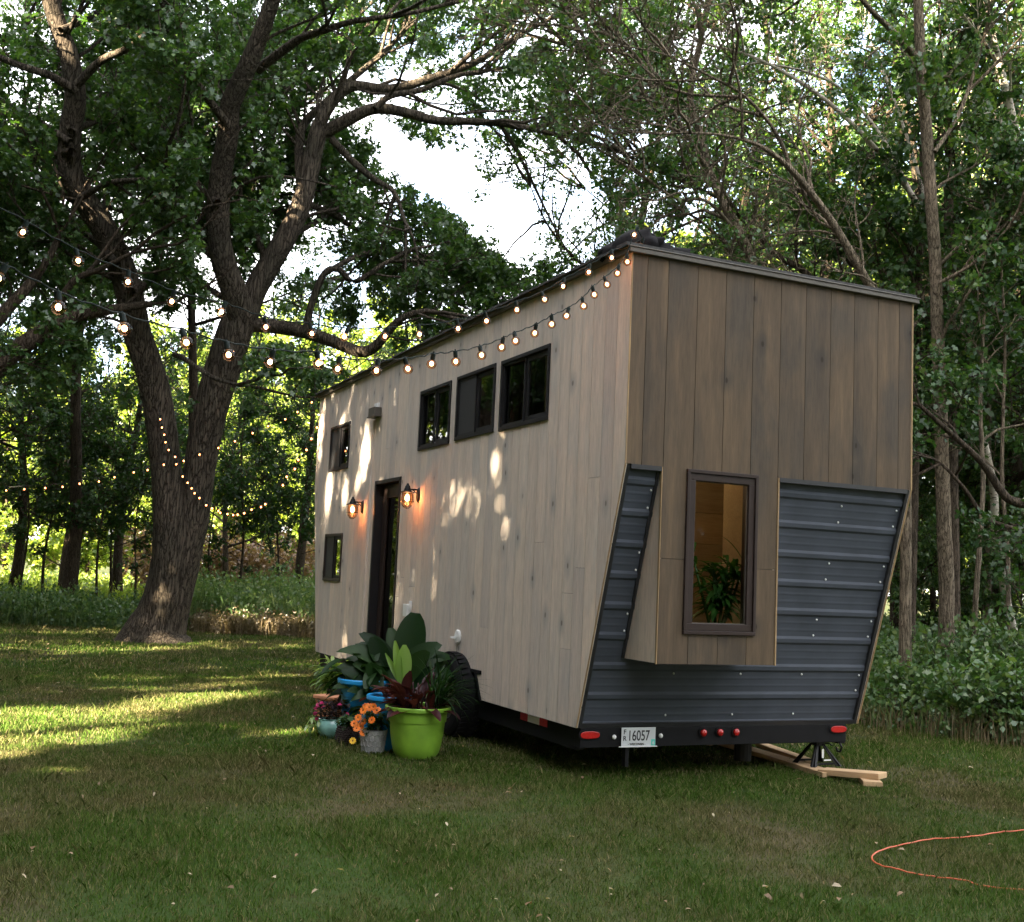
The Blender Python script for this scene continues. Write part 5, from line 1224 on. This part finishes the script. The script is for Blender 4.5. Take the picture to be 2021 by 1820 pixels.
def blades(g_, pos, h, w, lean=.5, k=3):
    """curved grass blades: 5 vertices each (two sections and a tip)"""
    n = len(pos); a = g_.uniform(0, 2*np.pi, n); s = np.stack([np.cos(a), np.sin(a), np.zeros(n)], 1); b = g_.uniform(0, 2*np.pi, n)
    ld = np.stack([np.cos(b), np.sin(b), np.zeros(n)], 1)*(g_.uniform(.1, 1, n)*lean)[:, None]*h[:, None]; up = np.array([0, 0, 1.])*h[:, None]
    w = w[:, None]
    return np.stack([pos-s*w*.5, pos+s*w*.5, pos+ld*.35+up*.55+s*w*.42, pos+ld+up*g_.uniform(.75, 1, n)[:, None], pos+ld*.35+up*.55-s*w*.42], 1)
gg = np.random.default_rng(3)
def fan(n, r0, r1, az0=-.12, az1=1.0, p=1.):
    r = (r0**p+(r1**p-r0**p)*gg.random(n))**(1/p); a = gg.uniform(az0, az1, n); return np.stack([CC[0]+np.sin(a)*r, CC[1]+np.cos(a)*r, np.zeros(n)], 1)
def vnoise(x, y, s, seed):
    r_ = np.random.default_rng(seed).random((64, 64)); u = x*s; v = y*s; i = np.floor(u).astype(int); j = np.floor(v).astype(int); fu = u-i; fv = v-j
    fu = fu*fu*(3-2*fu); fv = fv*fv*(3-2*fv); g = lambda a, b: r_[a % 64, b % 64]
    return (g(i, j)*(1-fu)+g(i+1, j)*fu)*(1-fv)+(g(i, j+1)*(1-fu)+g(i+1, j+1)*fu)*fv
LV = []
for n, r0, r1, h0, h1, w in ((330000, 3.2, 9.5, .022, .05, .0034), (260000, 8.5, 16, .03, .06, .0065), (190000, 15, 27.5, .04, .075, .013)):
    P = fan(n, r0, r1, p=1.5)
    d = vnoise(P[:, 0], P[:, 1], 1.7, 1)*.6+vnoise(P[:, 0], P[:, 1], 6., 2)*.4
    kp = gg.random(n) < .35+1.0*d; P = P[kp]; d = d[kp]; h = gg.uniform(h0, h1, len(P))*(.32+1.05*d)
    tall = gg.random(len(P)) < .035; h[tall] *= 1.9
    under = (P[:, 0] > .2) & (P[:, 0] < 2.5) & (P[:, 1] > 1.2) & (P[:, 1] < 8.2); h[under] *= .5
    LV.append(blades(gg, P, h, np.full(len(P), w)*gg.uniform(.7, 1.3, len(P)), .9))
V = np.concatenate(LV); tag(link('lawn_grass', npmesh('lawn_grass', V, 5, 'grass')), 'short mown lawn grass mixed with dry blades', 'grass', kind='stuff')

# tall weeds along the wood edge
def weeds(name, pts, h, w, mat, label, nl=5, ls=.07):
    n = len(pts); P_ = grow(gg, pts, np.tile([0, 0, 1.], (n, 1)), h, 0., .35, .3, 4, .12); b = blades(gg, pts, h, w, .35)
    root = tag(empty(name, (0, 0, 0)), label, 'weeds', kind='stuff')
    link('stems', npmesh('stems', b, 5, mat), root); tag(root.children[0], kind='stuff')
    if nl: o = link('leaves', npmesh('leaves', leaves(gg, P_, nl, ls, QUAD, .0, .05), 4, mat), root); tag(o, kind='stuff')
    return root
def strip(n, x0, x1, d0, d1, hy=1200):
    xs = gg.uniform(x0, x1, n); ds = gg.uniform(d0, d1, n); out = np.array([based(x, hy, d) for x, d in zip(xs, ds)]); return out
P = strip(9000, 350, 800, 24.5, 31); weeds('tall_weeds', P, gg.uniform(.35, 1.2, len(P))*(.5+.9*vnoise(P[:, 0], P[:, 1], .9, 12)), np.full(len(P), .02), 'weed_pale', 'tall green weeds beyond the lawn between the oak and the house', 6, .085)
P = strip(7000, -260, 360, 23.5, 29); weeds('tall_weeds', P, gg.uniform(.2, .8, len(P))*(.4+1.*vnoise(P[:, 0], P[:, 1], .9, 13)), np.full(len(P), .022), 'weed', 'dark weeds along the lawn edge left of the oak', 6, .08)
P = strip(2600, 380, 660, 23.8, 25); weeds('dry_weeds', P, gg.uniform(.2, .5, len(P)), np.full(len(P), .018), 'weed_dry', 'low brownish dry weeds edging the lawn beside the house', 3, .06)
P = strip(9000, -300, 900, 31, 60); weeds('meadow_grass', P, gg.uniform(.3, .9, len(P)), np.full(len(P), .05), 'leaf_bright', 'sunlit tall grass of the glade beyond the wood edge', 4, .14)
# undergrowth right of the house
def strip2(n, f0, f1):  # between the lawn edge at right and the trunks
    a = gg.uniform(0, 1, n); e0 = np.array([3.6, 4.6]); e1 = np.array([6.6, -1.4]); e = e0[None]*(1-a[:, None])+e1[None]*a[:, None]
    out_ = np.array([.78, .62]); f = f0+(f1-f0)*gg.random(n)**.8; j = .5*(vnoise(a*9, a*0, 1, 5)-.5)
    p = e+out_[None]*(f+j)[:, None]; return np.stack([p[:, 0], p[:, 1], np.zeros(n)], 1), f
P, f = strip2(6500, .35, 5.5); hh = gg.uniform(.25, .8, len(P))*np.clip(.45+f*.3, .3, 1.15); weeds('undergrowth', P, hh, np.full(len(P), .014), 'weed', 'dark leafy undergrowth at the foot of the wood right of the house', 8, .065)
P, f = strip2(9500, .1, 2.4); weeds('dry_grass', P, gg.uniform(.08, .45, len(P)), np.full(len(P), .0045), 'weed_dry', 'long dry grass at the edge of the undergrowth right of the house', 0)
P, f = strip2(5200, 4.5, 15); weeds('undergrowth', P, gg.uniform(.4, 1.1, len(P)), np.full(len(P), .02), 'weed', 'deep undergrowth between the trunks right of the house', 8, .10)
# leafy shrubs at the lawn's right edge
g_ = np.random.default_rng(8)
for k, (px, d, s, lab) in enumerate(((1830, 12.6, .75, 'low broad-leaved shrub nearest the leaning metal edge of the house'), (1940, 12., .85, 'low broad-leaved shrub at the right edge of the lawn'), (2040, 11.6, .8, 'low broad-leaved shrub cut by the right edge of the view'), (1890, 14, 1.2, 'taller leafy shrub behind the low shrubs right of the house'), (2010, 14, 1.3, 'tallest leafy shrub behind the low shrubs at the far right'))):
    b = based(px, 1400, d); n = 46; a = g_.uniform(0, 6.28, n); P_ = grow(g_, np.zeros((n, 3)), unit(np.stack([np.cos(a)*.7, np.sin(a)*.7, g_.uniform(.5, 1.2, n)], 1)), g_.uniform(.5, 1., n)*s, .0, .3, .05, 5, .2)
    P2, l2 = kids(g_, P_, np.full(n, .8*s), 6, .2, 1, .5, a0=.4, a1=1., up=.1, k=4, wob=.2)
    root = tag(empty('shrub', tuple(b)), lab, 'shrub'); link('stems', wood_mesh('stems', [tubes(P_, np.broadcast_to(np.linspace(.008, .003, 5), (n, 5)), 4), tubes(P2, np.broadcast_to(np.linspace(.004, .002, 4), (len(P2), 4)), 3)], 'bark_dark'), root)
    link('foliage', npmesh('foliage', leaves(g_, P2, 12, .075, QUAD), 4, 'weed'), root)

# fallen leaves
n = 800; P = fan(n, 4, 20, p=1.4); P[:, 2] = .02+gg.random(n)*.03
d = unit(gg.normal(size=(n, 3))*np.array([1, 1, .35])); nn = unit(gg.normal(size=(n, 3))*.35+np.array([0, 0, 1.])); s = unit(np.cross(d, nn)); u2_ = np.cross(s, d); sz = gg.uniform(.016, .05, (n, 1))*gg.choice([.6, 1, 1.1], (n, 1))
V = np.stack([P+d*(a*sz)+s*(b*sz)+u2_*(abs(b)*.9*sz) for a, b in ((0, 0), (.3, .24), (.7, .2), (1, .03), (.72, -.2), (.28, -.26))], 1); tag(link('fallen_leaves', npmesh('fallen_leaves', V, 6, 'litter')), 'dry pale leaves scattered over the lawn', 'fallen leaves', kind='stuff')

# ------------------------------------------------------------------ sky and sun
w = bpy.data.worlds.new('World'); SC.world = w; w.use_nodes = True; nt = w.node_tree; nt.nodes.clear()
sk = nt.nodes.new('ShaderNodeTexSky'); sk.sky_type = 'NISHITA'; sk.sun_disc = False; sk.sun_elevation = SUN_EL
az = math.atan2(-SUN_H[0], -SUN_H[1]); sk.sun_rotation = az; sk.dust_density = 1.5
tc = nt.nodes.new('ShaderNodeTexCoord').outputs['Generated']
cl = ramp(nt, noise(nt, mapping(nt, tc, (1, 1, 2.2), (0, .35, 0)), 2.1, 6, .6, .3), [(.36, g3(0)), (.54, g3(1))])
bgc = mix(nt, mathn(nt, 'MULTIPLY', cl, .85), sk.outputs[0], (6., 5.8, 5.65))
bg = nt.nodes.new('ShaderNodeBackground'); L(nt, bgc, bg.inputs[0]); bg.inputs[1].default_value = .06
wo = nt.nodes.new('ShaderNodeOutputWorld'); L(nt, bg.outputs[0], wo.inputs[0])
sl = bpy.data.lights.new('sun', 'SUN'); sl.energy = 5.; sl.angle = R(.53); sl.color = (1, .84, .60)
so = bpy.data.objects.new('sun', sl); COL.objects.link(so); so.rotation_euler = Vector(SDIR).to_track_quat('-Z', 'Y').to_euler()
vs_ = SC.view_settings; vs_.view_transform = 'Standard'; vs_.look = 'None'; vs_.exposure = 4.05; vs_.gamma = 1
cy = SC.cycles; cy.max_bounces = 7; cy.diffuse_bounces = 4; cy.glossy_bounces = 3; cy.transmission_bounces = 4; cy.transparent_max_bounces = 10
cy.sample_clamp_indirect = 6.; cy.caustics_reflective = False; cy.caustics_refractive = False
